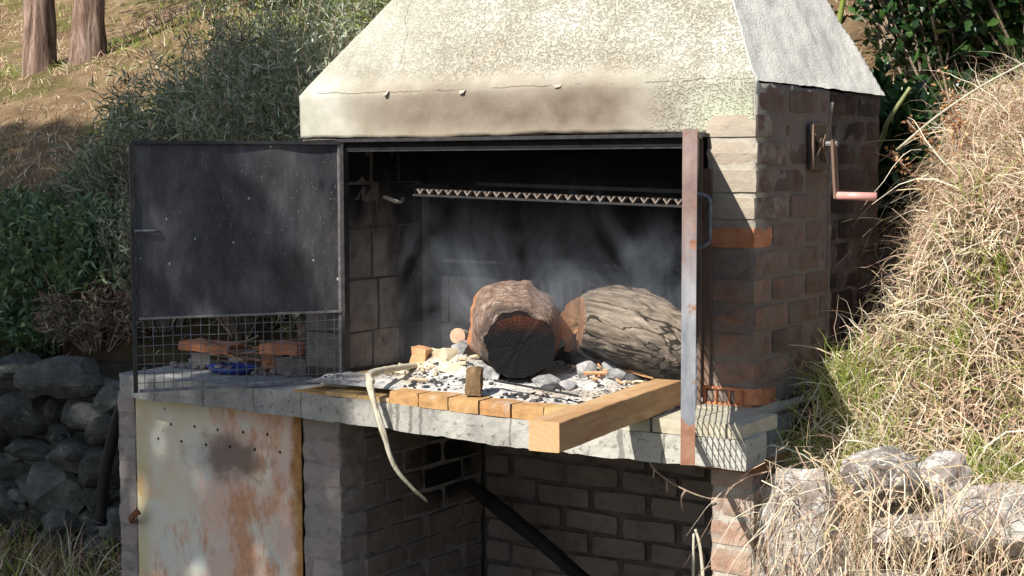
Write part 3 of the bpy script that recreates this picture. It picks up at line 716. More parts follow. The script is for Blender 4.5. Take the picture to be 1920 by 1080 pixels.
# ---- swung-open doors
def door(hinge, direc, width, side, label, stile_mat):
    dx, dy = direc; l = math.hypot(dx, dy); D_ = Vector((dx / l, dy / l, 0)); N_ = Vector((-D_.y, D_.x, 0)) * side
    hz = Vector((hinge[0], hinge[1], 0)); P = lambda s, z, n=0.0: hz + D_ * s + N_ * n + Vector((0, 0, z))
    z0, z1, zm = .003, .79, .236
    d_ = empty('door', (hinge[0], hinge[1], 0), parent=bbq); d_['label'] = label
    bm = bmesh.new(); W_ = width; t = .020
    gr = []
    nu, nv = 24, 20
    for off in (.0, .0025):
        g = [[bm.verts.new(P(.01 + (W_ - .02) * i / nu, zm + (z1 - .006 - zm) * j / nv, off + .007 * noise.noise(Vector((i * .2, j * .2, side))))) for i in range(nu + 1)] for j in range(nv + 1)]; gr.append(g)
        for j in range(nv):
            for i in range(nu): 
                q_ = (g[j][i], g[j][i + 1], g[j + 1][i + 1], g[j + 1][i]); bm.faces.new(q_ if off == 0 else q_[::-1])
    bmesh.ops.recalc_face_normals(bm, faces=bm.faces)
    obj('sheet_panel', bm, M['black_sheet'], d_, True)
    fm = M['black_iron']
    def fb(name, a, b, w_, h_, m_, up=(0, 0, 1)):
        bm = bmesh.new(); bar(bm, a, b, w_, h_, up); obj(name, bm, m_, d_)
    fb('top_rail', P(0, z1 - .004, .004), P(W_, z1 - .004, .004), .022, .010, fm)
    fb('middle_rail', P(.004, zm, .009), P(W_ - .012, zm, .009), .010, .007, M['iron_edge'])
    fb('bottom_rail', P(.004, z0 + .004, .006), P(W_ - .012, z0 + .004, .006), .016, .008, M['grey_iron'])
    fb('hinge_stile', P(.006, z0, .0), P(.006, z1 - .01, .0), .012, .018, M['iron_edge'] if side > 0 else M['brown_bar'], N_)
    if stile_mat: fb('free_stile', P(W_, z0 - .0, -.002), P(W_, z1 + .002, -.002), .010, .034, stile_mat, N_)
    else: fb('free_stile', P(W_, z0, .004), P(W_, z1 - .01, .004), .012, .02, fm, N_)
    bm = bmesh.new(); wr = .0011; n = 23
    for i in range(1, n):
        s = W_ * i / n + R.uniform(-.001, .001); bar(bm, P(s, z0, .003), P(s + R.uniform(-.002, .002), zm, .003), wr * 2, wr * 2, N_)
    for j in range(1, 8):
        z = z0 + (zm - z0) * j / 8; a = R.uniform(-.001, .001)
        for i in range(n): bar(bm, P(W_ * i / n, z + .0012 * math.sin(i * .8 + j), .005), P(W_ * (i + 1) / n, z + .0012 * math.sin((i + 1) * .8 + j), .005), wr * 2, wr * 2)
    obj('wire_mesh', bm, M['wire'], d_)
    return d_, P
dl, PL = door((-.805, -.02), (-.3789, -.5546), .672, 1, 'black sheet door with wire mesh foot, swung open over the rusty plate', None)
bm = bmesh.new(); tube(bm, [PL(.668, .51, .012), PL(.60, .51, .014), PL(.59, .51, .004)], .005, 6); obj('latch_bar', bm, M['grey_iron'], dl)
dr, PR = door((.50, -.02), (.3094, -.6721), .738, -1, 'rust and grey edged door swung open towards the camera', M['rust_bar'])
bm = bmesh.new(); hx = -.045
tube(bm, smooth_path([PR(.60, .64, 0), PR(.60, .635, hx * .7), PR(.60, .62, hx), PR(.60, .57, hx), PR(.60, .53, hx), PR(.60, .515, hx * .75), PR(.60, .505, 0)], 5), .0052, 8); obj('handle', bm, M['grey_iron'], dr, True)

# ---- grill grate of V bars, hung in the firebox
gg = empty('grill_grate', (0, .2, .6), parent=bbq)
def gzt(x): return .644 - .026 * (x + .55) 
nb = 27
for i in range(nb):
    x = -.52 + i * (1.0 / nb); z = gzt(x) - .008
    bm = bmesh.new(); ya, yb = .03, .40; zz = -.006
    prof = [(-.012, 0), (0, -.015), (.012, 0), (.010, .003), (0, -.010), (-.010, .003)]
    A = [bm.verts.new((x + a, ya, z + b)) for a, b in prof]; B = [bm.verts.new((x + a, yb, z + b + zz)) for a, b in prof]
    for k in range(6): bm.faces.new((A[k], A[(k + 1) % 6], B[(k + 1) % 6], B[k]))
    for Q in (A, B): bm.faces.new((Q[0], Q[1], Q[4], Q[5])); bm.faces.new((Q[1], Q[2], Q[3], Q[4]))
    bmesh.ops.recalc_face_normals(bm, faces=bm.faces)
    obj('grill_bar', bm, M['grate_iron'], gg)
bm = bmesh.new(); bar(bm, (-.55, .034, gzt(-.55) - .026), (.485, .034, gzt(.485) - .026), .006, .007); obj('grate_rail', bm, M['black_iron'], gg)
bm = bmesh.new(); bar(bm, (-.55, .40, gzt(-.55) + .006), (.485, .40, gzt(.485) + .006), .012, .012); obj('grate_rail', bm, M['black_iron'], gg)
bm = bmesh.new(); bar(bm, (-.792, .24, gzt(-.5) - .0), (-.55, .24, gzt(-.55) - .0), .012, .012); obj('grate_axle', bm, M['soot'], gg)
for xx in (-.5, .46):
    bm = bmesh.new(); tube(bm, [(xx, .2, gzt(xx)), (xx, .22, .95)], .003, 5); obj('lift_chain', bm, M['soot'], gg)
bm = bmesh.new(); tube(bm, smooth_path([(-.800, .20, .607), (-.775, .20, .600), (-.762, .215, .592), (-.760, .245, .592), (-.768, .262, .602)]), .0065, 7); obj('wall_hook', bm, M['mortar_lime'], gg, True)

# ---- crank on the outer side
ck = empty('lift_crank', (.67, .42, .76), parent=bbq)
bm = bmesh.new(); box(bm, (.664, .355, .695), (.672, .478, .83)); obj('back_plate', bm, M['black_iron'], ck)
bm = bmesh.new()
for a, b in (((.678, .36, .828), (.678, .475, .832)), ((.678, .36, .828), (.678, .36, .70)), ((.678, .38, .80), (.678, .46, .72)), ((.678, .46, .80), (.678, .39, .735))): bar(bm, a, b, .006, .006)
obj('bracket', bm, M['brown_bar'], ck)
bm = bmesh.new(); tube(bm, [(.672, .43, .772), (.690, .43, .772)], .020, 10); obj('ratchet_gear', bm, M['brown_bar'], ck)
bm = bmesh.new(); tube(bm, [(.66, .43, .772), (.725, .43, .772)], .009, 8); obj('axle', bm, M['iron_edge'], ck)
bm = bmesh.new(); bar(bm, (.716, .422, .785), (.724, .432, .612), .030, .008, (1, 0, 0)); obj('crank_arm', bm, M['brown_bar'], ck)
bm = bmesh.new(); tube(bm, [(.722, .430, .619), (.835, .465, .617)], .0125, 10); obj('crank_grip', bm, M['pink_grip'], ck, True)

# ================================================================= fire: logs, ash, charcoal
def loft(name, cs, rs, m_, parent, seg=40, lump=.05, seed=0, caps=None, ell=1.0, ridge=0, flats=(), clips=()):
    bm = bmesh.new(); P = smooth_path(cs, 8); n = len(P); rad = np.interp(np.linspace(0, 1, n), np.linspace(0, 1, len(rs)), rs)
    d0, s, u = frame_axes(P[-1] - P[0]); rings = []
    for i, p in enumerate(P):
        ring = []
        for k in range(seg):
            a = 2 * math.pi * k / seg; dirv = s * math.cos(a) * ell + u * math.sin(a)
            q_ = Vector((math.cos(a) * 1.6, math.sin(a) * 1.6, i * .12 + seed * 9))
            r = rad[i] * (1 + noise.noise(q_) * lump + noise.noise(q_ * 3.3) * lump * .45)
            if ridge: r *= 1 + ridge * (noise.noise(Vector((math.cos(a) * 3, math.sin(a) * 3, i * .02 + seed))) + .5 * noise.noise(Vector((math.cos(a) * 11, math.sin(a) * 11, i * .05 + seed))))
            for fa, fd in flats:
                cc = math.cos(a - fa)
                if cc > .2: r = min(r, rad[i] * (fd + .05 * noise.noise(Vector((i * .3, a * 4, seed)))) / cc)
            ring.append(bm.verts.new(p + dirv * r))
        rings.append(ring)
    for i in range(n - 1):
        for k in range(seg): bm.faces.new((rings[i][k], rings[i][(k + 1) % seg], rings[i + 1][(k + 1) % seg], rings[i + 1][k]))
    ends = [( [v.co.copy() for v in rings[0]], P[0]), ([v.co.copy() for v in rings[-1]], P[-1])]
    bmesh.ops.recalc_face_normals(bm, faces=bm.faces)
    for cn_, cp_ in clips:
        cn_, cp_ = Vector(cn_).normalized(), Vector(cp_); hit = set()
        for v in bm.verts:
            t = (v.co - cp_).dot(cn_)
            if t > 0: v.co -= cn_ * (t - .004 * noise.noise(v.co * 40)); hit.add(v)
        for f in bm.faces:
            if all(v in hit for v in f.verts): f.material_index = 1; f.smooth = False
    o = obj(name, bm, m_, parent, True)
    for (ring, c), cm, ax in zip(ends, caps or (None, None), (-d0, d0)):
        if cm is None: continue
        bm = bmesh.new(); prev = None
        for q_, t in enumerate((1.0, .8, .55, .3, .1)):
            cur = [bm.verts.new(c.lerp(p, t) + ax * (.003 * noise.noise(p * 40) + (.001 if t < 1 else 0))) for p in ring]
            if prev:
                for k in range(seg): bm.faces.new((prev[k], prev[(k + 1) % seg], cur[(k + 1) % seg], cur[k]))
            prev = cur
        bm.faces.new(prev); bmesh.ops.recalc_face_normals(bm, faces=bm.faces)
        obj('cut_end', bm, cm, parent, True)
    return o
lg = empty('log', (-.17, .07, .045), 'thick stubby log with charred black and red cut end facing out of firebox', 'log')
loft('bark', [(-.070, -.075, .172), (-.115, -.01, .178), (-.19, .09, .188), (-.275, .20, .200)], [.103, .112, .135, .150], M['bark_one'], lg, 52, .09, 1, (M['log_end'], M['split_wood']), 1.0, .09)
lg2 = empty('log', (.2, .2, .045), 'long grey cracked log lying behind the sawn beam', 'log')
loft('bark', [(-.085, .335, .205), (.03, .27, .215), (.17, .20, .205), (.30, .13, .175), (.42, .06, .15), (.475, .03, .14)], [.105, .122, .130, .124, .112, .06], [M['bark_two'], M['split_dull']], lg2, 72, .10, 4, (M['split_wood'], M['bark_two']), 1.0, .22, ((1.1, .86), (2.5, .80), (4.0, .84)), (((-.80, -.58, .12), (-.052, .245, .2)),))
lg3 = empty('log', (-.48, .2, .05), 'small round pinkish branch end beside the stubby log', 'log')
loft('bark', [(-.475, .17, .155), (-.50, .24, .14), (-.55, .33, .12)], [.026, .028, .030], M['kindling'], lg3, 18, .06, 7, (M['pink_wood'], M['pink_wood']))
loft('knot', [(-.468, .16, .125), (-.455, .15, .09), (-.44, .14, .05)], [.020, .024, .022], M['ash_lump'], lg3, 10, .2, 8, (M['kindling'], M['kindling']))

# ash bed
xs_ = np.linspace(-.78, .492, 120); ys_ = np.linspace(-.235, .438, 64)
def ashz(x, y):
    n = noise.noise(Vector((x * 5, y * 5, 1))) * .022 + noise.noise(Vector((x * 17, y * 17, 2))) * .012 + noise.noise(Vector((x * 45, y * 45, 5))) * .004
    e = min(1, max(0, (y + .235) / .10)); e2 = min(1, max(0, (x + .78) / .25)); e3 = min(1, max(0, (.49 - x) / .08))
    pile = .055 * math.exp(-((x + .43) / .15) ** 2 - ((y - .12) / .12) ** 2) + .05 * math.exp(-((x - .14) / .22) ** 2 - ((y - .17) / .12) ** 2)
    return .030 + e * (e2 * (.018 + pile) + n * .8) * (.4 + .6 * e3)
Va = np.array([(x, y, ashz(x, y)) for y in ys_ for x in xs_]); I, J = np.meshgrid(np.arange(119), np.arange(63)); q = (J * 120 + I).ravel()
ash = numesh('ash', Va, np.stack([q, q + 1, q + 121, q + 120], 1), [M['ash']]); ash['kind'] = 'stuff'; tag(ash, 'white and grey ash bed spread over the firebricks', 'ash')

def chunk_mesh(name, seed, m_, sub=2, amp=.35):
    bm = bmesh.new(); bmesh.ops.create_icosphere(bm, subdivisions=sub, radius=1)
    for v in bm.verts: v.co += noise.noise_vector(v.co * 1.3 + Vector((seed * 3.3, 0, seed))) * amp + noise.noise_vector(v.co * 3.1 + Vector((seed, seed, 1))) * amp * .5
    for v in bm.verts:                     # facet
        for ax in range(3): v.co[ax] = max(-.9, min(.9, v.co[ax]))
    me = bpy.data.meshes.new(name); bm.to_mesh(me); bm.free(); me.materials.append(m_); return me
CH = [chunk_mesh('charcoal_piece', i, M['charcoal']) for i in range(4)]
AL = [chunk_mesh('ash_piece', i + 9, M['ash_lump']) for i in range(4)]
def scatter(name, meshes, label, cat, group, spots):
    for (x, y, s, sz) in spots:
        o = bpy.data.objects.new(name, R.choice(meshes)); COL.objects.link(o)
        o.location = (x, y, ashz(x, y) + s * sz * .45); o.scale = (s * R.uniform(.8, 1.5), s * R.uniform(.7, 1.1), s * sz); o.rotation_euler = (R.uniform(-.3, .3), R.uniform(-.3, .3), R.uniform(0, 6))
        tag(o, label, cat, group)
sp = []
for _ in range(90):
    x, y = R.choice([(R.gauss(-.30, .07), R.uniform(-.21, -.10)), (R.gauss(.0, .10), R.uniform(-.23, -.16)), (R.uniform(-.45, .40), R.uniform(-.2, .12))]); sp.append((x, y, R.uniform(.004, .010), .7))
scatter('charcoal_piece', CH, 'small black charcoal crumb lying in the white ash', 'charcoal', 'charcoal crumbs in the ash', sp)
sp = [(R.uniform(-.55, .42), R.uniform(-.2, .15), R.uniform(.004, .009), .5) for _ in range(60)]
scatter('ash_flake', AL, 'small pale ash flake lying on the hearth', 'ash flake', 'ash flakes on the hearth', sp)
for (x, y, s, sz, lab, ms) in ((.035, -.055, .040, .4, 'black ember with white ash rim in front of the stubby log', CH), (.0, -.03, .055, .35, 'broad white ash curl under the ember before the log', AL), (.055, -.02, .04, .45, 'white ash lump right behind the black ember', AL),
                               (.19, .10, .055, .4, 'burnt grey lump between the two logs', AL), (.24, .085, .045, .5, 'black charred lump nearest the sawn beam', CH), (.06, .10, .035, .9, 'upright grey ash lump touching the stubby log', AL), (.13, .14, .04, .6, 'pale ash lump in front of the cracked log', AL)):
    o = bpy.data.objects.new('ash_lump' if ms is AL else 'charcoal_lump', R.choice(ms)); COL.objects.link(o); o.location = (x, y, ashz(x, y) + s * sz * .5); o.scale = (s, s * .8, s * sz); o.rotation_euler = (0, .1, R.uniform(0, 6)); tag(o, lab, 'ash' if ms is AL else 'charcoal')
# kindling
def stick(name, a, b, r, m_, label, cat, wide=1.0, group=None, seg=6):
    bm = bmesh.new(); a, b = Vector(a), Vector(b); n = 6
    tube(bm, [a.lerp(b, i / n) + Vector((R.uniform(-1, 1), R.uniform(-1, 1), R.uniform(-1, 1))) * r * .15 for i in range(n + 1)], [r * R.uniform(.85, 1.1) for _ in range(n + 1)], seg, True, .12)
    return tag(obj(name, bm, m_), label, cat, group)
def block(name, lo, hi, rz, m_, label, cat, tilt=0, amp=.006, group=None):
    bm = bmesh.new(); boxgrid(bm, lo, hi, .015); disp(bm, amp, 25, R.random()); c = (Vector(lo) + Vector(hi)) / 2
    bmesh.ops.rotate(bm, verts=bm.verts, cent=c, matrix=Matrix.Rotation(rz, 3, 'Z') @ Matrix.Rotation(tilt, 3, 'Y'))
    return tag(obj(name, bm, m_), label, cat, group)
block('kindling_block', (-.56, .02, .055), (-.51, .075, .125), .3, M['split_wood'], 'small upright orange wood offcut at the end of the bent stalk', 'offcut', .15)
block('kindling_slab', (-.53, .06, .08), (-.40, .16, .115), -.4, M['kindling'], 'pale flat kindling slab under the small round branch', 'kindling', -.2)
block('kindling_slab', (-.43, -.005, .055), (-.33, .045, .085), .5, M['kindling'], 'pale tilted kindling chip before the stubby log', 'kindling', .25)
block('kindling_block', (-.43, .08, .07), (-.395, .12, .15), .1, M['ash_lump'], 'ashy upright splinter leaning on the stubby log', 'kindling', .5)
block('kindling_block', (-.27, -.02, .05), (-.20, .04, .09), .4, M['ash_lump'], 'grey ashen chip beneath the charred cut end', 'kindling', .3)
block('offcut', (-.145, -.262, .036), (-.098, -.215, .118), .5, M['stump_wood'], 'dark scorched wood offcut standing on the firebrick edge', 'offcut', .06)
for a, b, l_ in (((.05, .20, .10), (.36, -.02, .10), 'reddish twig lying along the cracked log'), ((.12, .10, .09), (.30, .06, .10), 'short pale twig at foot of cracked log'), ((.08, .05, .085), (.26, .12, .095), 'orange splinter between log and beam')):
    stick('twig', a, b, .006, M['split_wood'], l_, 'twig')
stick('iron_rod', (-.10, -.165, .075), (.22, -.215, .060), .004, M['black_iron'], 'thin dark iron rod lying across the ash', 'rod')
R2 = random.Random(3)
for k in range(44):
    x, y = R2.uniform(.0, .40), R2.uniform(.04, .20); a = R2.uniform(0, 6.3); l_ = R2.uniform(.02, .05)
    stick('splinter', (x, y, ashz(x, y) + .008), (x + l_ * math.cos(a), y + l_ * math.sin(a), ashz(x, y) + .014), .004, M['kindling'] if k % 2 else M['split_wood'], 'small wood splinter scattered in ash by the logs', 'splinter', group='splinters in the ash')
for k in range(22):
    x, y = R2.uniform(-.6, -.36), R2.uniform(-.1, .12); a = R2.uniform(0, 6.3); l_ = R2.uniform(.02, .05)
    stick('bark_chip', (x, y, ashz(x, y) + .006), (x + l_ * math.cos(a), y + l_ * math.sin(a), ashz(x, y) + .012), .006, M['kindling'], 'pale bark chip scattered below the kindling', 'chip', group='bark chips by the kindling')

# sawn beam
bt = empty('sawn_beam', (.49, -.48, .037), 'pale square sawn pine beam jutting out over the counter edge', 'beam')
Pn, Pf = Vector((.534, -.888, .0735)), Vector((.439, -.085, .0735)); d_, s_, u_ = frame_axes(Pf - Pn)
bm = bmesh.new(); n = 30; rings = []
for i in range(n + 1):
    p = Pn.lerp(Pf, i / n); ring = []
    for a, b in ((-1, -.94), (-.94, -1), (0, -1), (.94, -1), (1, -.94), (1, 0), (1, .94), (.94, 1), (0, 1), (-.94, 1), (-1, .94), (-1, 0)):
        q_ = p + s_ * a * .040 + u_ * b * .0365; ring.append(bm.verts.new(q_ + noise.noise_vector(q_ * 25) * .0013 + noise.noise_vector(q_ * 6) * .0016))
    rings.append(ring)
for i in range(n):
    for k in range(12): bm.faces.new((rings[i][k], rings[i][(k + 1) % 12], rings[i + 1][(k + 1) % 12], rings[i + 1][k]))
e0 = [v.co.copy() for v in rings[0]]; e1 = [v.co.copy() for v in rings[-1]]
bmesh.ops.recalc_face_normals(bm, faces=bm.faces); obj('timber', bm, M['pine'], bt)
for e, m_ in ((e0, M['pine_end']), (e1, M['pine_end'])):
    bm = bmesh.new(); bm.faces.new([bm.verts.new(p) for p in e]); obj('cut_end', bm, m_, bt)

# bent dry stalk
def multi(paths, name, m_, label, cat):
    bm = bmesh.new()
    for pts, r0, r1 in paths:
        P = smooth_path(pts, 6); n = len(P); tube(bm, P, [r0 + (r1 - r0) * i / (n - 1) for i in range(n)], 7, True, .08)
    return tag(obj(name, bm, m_, None, True), label, cat)
multi([([(-.545, .10, .066), (-.52, -.02, .072), (-.487, -.19, .082), (-.452, -.315, .083), (-.43, -.335, .062)], .010, .012),
       ([(-.452, -.32, .085), (-.425, -.345, .04), (-.385, -.345, -.06), (-.36, -.32, -.18), (-.335, -.26, -.26), (-.325, -.20, -.31)], .012, .004),
       ([(-.435, -.335, .07), (-.405, -.352, -.0), (-.375, -.345, -.10), (-.352, -.30, -.21), (-.335, -.235, -.285)], .009, .003),
       ([(-.445, -.33, .075), (-.415, -.348, .02), (-.39, -.35, -.05), (-.365, -.335, -.14)], .008, .003)], 'dry_stalk', M['stalk'], 'pale dry stalk bent over the counter edge, hanging down', 'stalk')
# hose hanging left, wire and stalks under the slab right
bm = bmesh.new(); P = smooth_path([(-1.715, -.08, -.06), (-1.745, -.10, -.10), (-1.80, -.10, -.20), (-1.85, -.10, -.335), (-1.885, -.10, -.46), (-1.905, -.10, -.595)], 8); tube(bm, P, .022, 12); 
hose = empty('drain_hose', (-1.8, -.1, -.6), 'thick black rubber hose hanging beside the rusty plate', 'hose'); obj('hose_pipe', bm, M['rubber'], hose, True)
bm = bmesh.new(); tube(bm, [(-1.9035, -.10, -.585), (-1.907, -.10, -.60)], .026, 12); obj('hose_rim', bm, M['rubber'], hose, True)
multi([([(.48, -.275, -.085), (.50, -.27, -.115), (.545, -.25, -.15), (.60, -.23, -.175), (.64, -.20, -.19)], .003, .002), ([(.495, -.27, -.11), (.493, -.27, -.135)], .003, .002),
       ([(.525, -.255, -.135), (.527, -.255, -.165), (.522, -.25, -.175)], .003, .002), ([(.575, -.24, -.165), (.562, -.24, -.19), (.567, -.24, -.225)], .004, .002)], 'rusty_wire', M['twig'], 'thin twisted wire hanging below the counter by the pier', 'wire')
multi([([(.60, -.23, -.27), (.615, -.23, -.32), (.625, -.23, -.42), (.63, -.23, -.60), (.63, -.23, -.95)], .004, .006)], 'dry_reed', M['stalk'], 'bent pale reed leaning on the sunlit pier', 'reed')
multi([([(.60, -.24, -.28), (.60, -.24, -.40), (.605, -.24, -.95)], .003, .005)], 'dry_reed', M['stalk'], 'thin straight reed beside the bent one at the pier', 'reed')
pp = stick('black_pole', (-.62, .43, -.40), (.40, .26, -.86), .026, M['soot'], 'black sooty pole leaning across the dark niche', 'pole', seg=10)
block('pale_rubble', (-.48, .12, -.76), (-.42, .17, -.71), .4, M['mortar_lime'], 'pale rubble lump on top of the heap in the niche', 'rubble', .1, .012)
core_ = block('rubble_heap', (-.58, .0, -.95), (-.34, .26, -.76), .2, M['mortar_dark'] if 'mortar_dark' in M else M['soot'], 'grey rubble heap on the niche floor', 'rubble', 0, .03)

# junk on the left counter
def tile(lo, hi, rz, tl, m_, lab, cat='brick', name='terracotta_piece'):
    return block(name, lo, hi, rz, m_, lab, cat, tl, .004)
tile((-1.50, -.02, .005), (-1.42, .08, .055), .1, 0, M['brick_pier'], 'grey brick stub carrying the tilted terracotta tile')
tile((-1.53, -.05, .062), (-1.33, .08, .090), .2, .06, M['terracotta'], 'flat orange terracotta tile behind the mesh, leftmost of the counter junk')
tile((-1.12, .00, .003), (-.99, .10, .062), .05, 0, M['mortar'], 'pale grey cement block under the orange brick', 'block', 'cement_block')
tile((-1.19, -.01, .070), (-1.00, .11, .105), -.1, -.04, M['terracotta'], 'flat orange brick lying on the grey cement block')
tile((-1.14, .14, .003), (-1.00, .24, .16), .2, 0, M['brick_up'], 'upright mossy brick behind the orange brick')
tile((-1.24, .05, .003), (-1.15, .12, .05), .5, .1, M['terracotta'], 'red brick shard behind the blue dish')
tile((-1.40, .10, .003), (-1.30, .2, .045), -.5, .1, M['brick_pier'], 'dull brick lump at the back of the counter')
bm = bmesh.new()
for r0, z0, r1, z1 in ((.075, .0, .095, .022), (.095, .022, .088, .020), (.088, .020, .070, .006), (.070, .006, .001, .006), (.075, .0, .001, .0)):
    a = [bm.verts.new((-1.28 + r0 * math.cos(t * .2618), -.05 + r0 * .8 * math.sin(t * .2618), .003 + z0)) for t in range(24)]; b = [bm.verts.new((-1.28 + r1 * math.cos(t * .2618), -.05 + r1 * .8 * math.sin(t * .2618), .003 + z1)) for t in range(24)]
    for t in range(24): bm.faces.new((a[t], a[(t + 1) % 24], b[(t + 1) % 24], b[t]))
bmesh.ops.remove_doubles(bm, verts=bm.verts, dist=1e-5); bmesh.ops.recalc_face_normals(bm, faces=bm.faces)
tag(obj('dish', bm, M['blue_dish'], None, True), 'shallow blue dish on the counter behind the mesh', 'dish')
for k in range(46):
    x, y = R2.uniform(-1.42, -1.12), R2.uniform(-.02, .16); a = R2.uniform(0, 6.3); l_ = R2.uniform(.05, .14); z = R2.uniform(.012, .075)
    stick('twig', (x, y, z), (x + l_ * math.cos(a), y + l_ * math.sin(a), z + R2.uniform(-.01, .05)), R2.uniform(.002, .005), M['twig'] if k % 3 else M['split_wood'], 'dead twig tangled in the heap on the counter', 'twig', group='twigs heaped on the counter')
scp = [(-1.50 + R2.uniform(-.08, .5), R2.uniform(-.06, .05)) for _ in range(24)]
PB = [chunk_mesh('pebble', i + 20, M['brick_pier']) for i in range(3)]
for x, y in scp:
    o = bpy.data.objects.new('brick_crumb', R2.choice(PB)); COL.objects.link(o); s = R2.uniform(.007, .016); o.location = (x, y, .002 + s * .6); o.scale = (s, s, s * .8); o.rotation_euler = (0, 0, R2.uniform(0, 6)); tag(o, 'brick crumb lying behind the wire mesh on the counter', 'crumb', 'brick crumbs on the counter')

# ================================================================= dry stone wall left
wall = empty('dry_stone_wall', (-2.6, .55, -.95), 'dark grey dry stone wall of irregular stones beside the barbecue', 'stone wall')
core('earth_core', (-4.6, .56, -1.0), (-1.72, .80, -.14), M['earth'], wall, .08, .03, 4)
def stone_mesh(seed, m_, sub=3, amp=.22):
    bm = bmesh.new(); bmesh.ops.create_icosphere(bm, subdivisions=sub, radius=1); rr = random.Random(seed)
    planes = [(Vector((rr.gauss(0, 1), rr.gauss(0, 1), rr.gauss(0, 1))).normalized(), rr.uniform(.66, .92)) for _ in range(14)]
    for v in bm.verts:
        c = v.co.normalized(); r = 1.0 / (abs(c.x) ** 5 + abs(c.y) ** 5 + abs(c.z) ** 5) ** .2 * .92
        for n_, d in planes:
            t = c.dot(n_)
            if t > .05: r = min(r, d / t)
        v.co = c * r; v.co += noise.noise_vector(v.co * 1.7 + Vector((seed, 0, 0))) * amp * .35 + noise.noise_vector(v.co * 5 + Vector((0, seed, 0))) * amp * .12
    me = bpy.data.meshes.new('stone'); bm.normal_update(); bm.to_mesh(me); bm.free(); me.materials.append(m_); return me
ST = [stone_mesh(i, M['stone']) for i in range(7)]
def stone(c, s, parent, meshes=ST, name='stone', rot=.35):
    o = bpy.data.objects.new(name, R.choice(meshes)); COL.objects.link(o); o.location = c; o.scale = s; o.rotation_euler = (R.uniform(-rot, rot), R.uniform(-rot, rot), R.uniform(-rot, rot) + R.choice((0, math.pi)))
    if parent is not None: o.parent = parent; o.matrix_parent_inverse = inv(parent)
    return o
SL = [(-3.007, -.312, .138, .087), (-2.758, -.142, .193, .08), (-2.596, -.312, .111, .057), (-2.961, -.473, .105, .046), (-2.668, -.467, .133, .073), (-2.845, -.636, .188, .119), (-2.471, -.482, .111, .092), (-2.414, -.724, .083, .064), (-2.746, -.769, .088, .05), (-2.836, -.881, .116, .069), (-2.548, -.843, .088, .05), (-3.158, -.743, .1, .08), (-2.54, -.614, .083, .064), (-3.136, -.573, .077, .055), (-2.991, -.807, .061, .05), (-3.103, -.917, .077, .05), (-3.089, -.142, .12, .07), (-2.45, -.345, .097, .057), (-3.25, -.434, .1, .069), (-2.669, -.963, .083, .046), (-2.982, -1.008, .097, .05)]
for x, z, a, b in SL: stone((x, .47 + R.uniform(-.02, .03), z - .04), (a * 1.1, .15, b * 1.15), wall, rot=.22)
for r in range(7):
    x = -4.5 + R.uniform(0, .1)
    while x < -1.72:
        wd = R.uniform(.10, .19); z = -.93 + r * .115
        near = any(abs(x + wd / 2 - q_[0]) < q_[2] * .8 and abs(z - q_[1]) < q_[3] * .8 for q_ in SL)
        infr = -3.3 < x < -2.3
        stone((x + wd / 2, .53 + (.06 if infr else R.uniform(-.05, .02)), z + R.uniform(-.02, .02)), (wd * .58, .14, .072), wall); x += wd

for _ in range(60):
    x = R.uniform(-3.5, -1.75); stone((x, .45 + R.uniform(0, .05), R.uniform(-.93, -.12)), (R.uniform(.03, .06), .06, R.uniform(.022, .04)), wall)
# pale boulders below the right bank
BS = [stone_mesh(i + 30, M['stone_pale'], 3, .3) for i in range(5)]
for (x, y, z, sx, sy, sz, lab) in [(.95, -.26, -.30, .135, .11, .27, 'tall pale boulder standing nearest the sunlit pier'), (1.13, -.27, -.06, .11, .10, .075, 'flat pale stone tucked under the dry grass overhang'), (1.22, -.26, -.19, .13, .11, .06, 'low pale stone beneath the flat one'),
                                  (1.43, -.29, -.13, .17, .12, .085, 'broad pale boulder at the far foot of the straw bank'), (.80, -.12, -.40, .075, .10, .17, 'shaded brown stone between pier and tall boulder'), (1.22, -.27, -.36, .15, .12, .10, 'half buried stone under hanging straw'), (1.50, -.30, -.34, .17, .13, .10, 'lowest pale stone of the bank wall'), (1.0, -.28, -.68, .2, .14, .14, 'large base stone of the bank'), (1.36, -.28, -.58, .18, .14, .12, 'squat base stone under the straw curtain'),
                                  (.80, -.10, -.16, .06, .08, .07, 'small dark stone wedged under the counter end'), (1.29, -.25, -.04, .07, .08, .06, 'small round stone next to the flat pale one')]:
    o = stone((x, y, z), (sx, sy, sz), None, BS, 'boulder', .2); tag(o, lab, 'boulder')
for k in range(10):
    o = stone((1.65 + (k % 5) * .3, -.32, -.75 + (k // 5) * .4), (.18, .16, .2), None, BS, 'boulder', .3); tag(o, 'grey boulder of the bank wall further along the slope', 'boulder', 'boulders along the bank')

# ================================================================= vegetation
def ribbons(P0, D0, length, droop, width, seg=5, wob=.1):
    n = len(P0); V_ = np.zeros((n, seg + 1, 2, 3)); p = P0.copy(); d = D0 / np.linalg.norm(D0, axis=1, keepdims=True)
    side = np.cross(d, rng.normal(size=(n, 3))); side /= np.linalg.norm(side, axis=1, keepdims=True) + 1e-9
    step = (length / seg)[:, None]
    for s in range(seg + 1):
        wd = width[:, None] * (1 - (s / seg) ** 1.6) * .5 + .0002
        V_[:, s, 0] = p - side * wd; V_[:, s, 1] = p + side * wd
        d = d + np.array([0, 0, -1.0]) * droop[:, None] / seg + rng.normal(size=(n, 3)) * wob / seg * 2; d /= np.linalg.norm(d, axis=1, keepdims=True)
        p = p + d * step
    V_ = V_.reshape(-1, 3); b = np.arange(n)[:, None] * (seg + 1) * 2 + np.arange(seg)[None, :] * 2
    F = np.stack([b, b + 1, b + 3, b + 2], -1).reshape(-1, 4); return V_, F
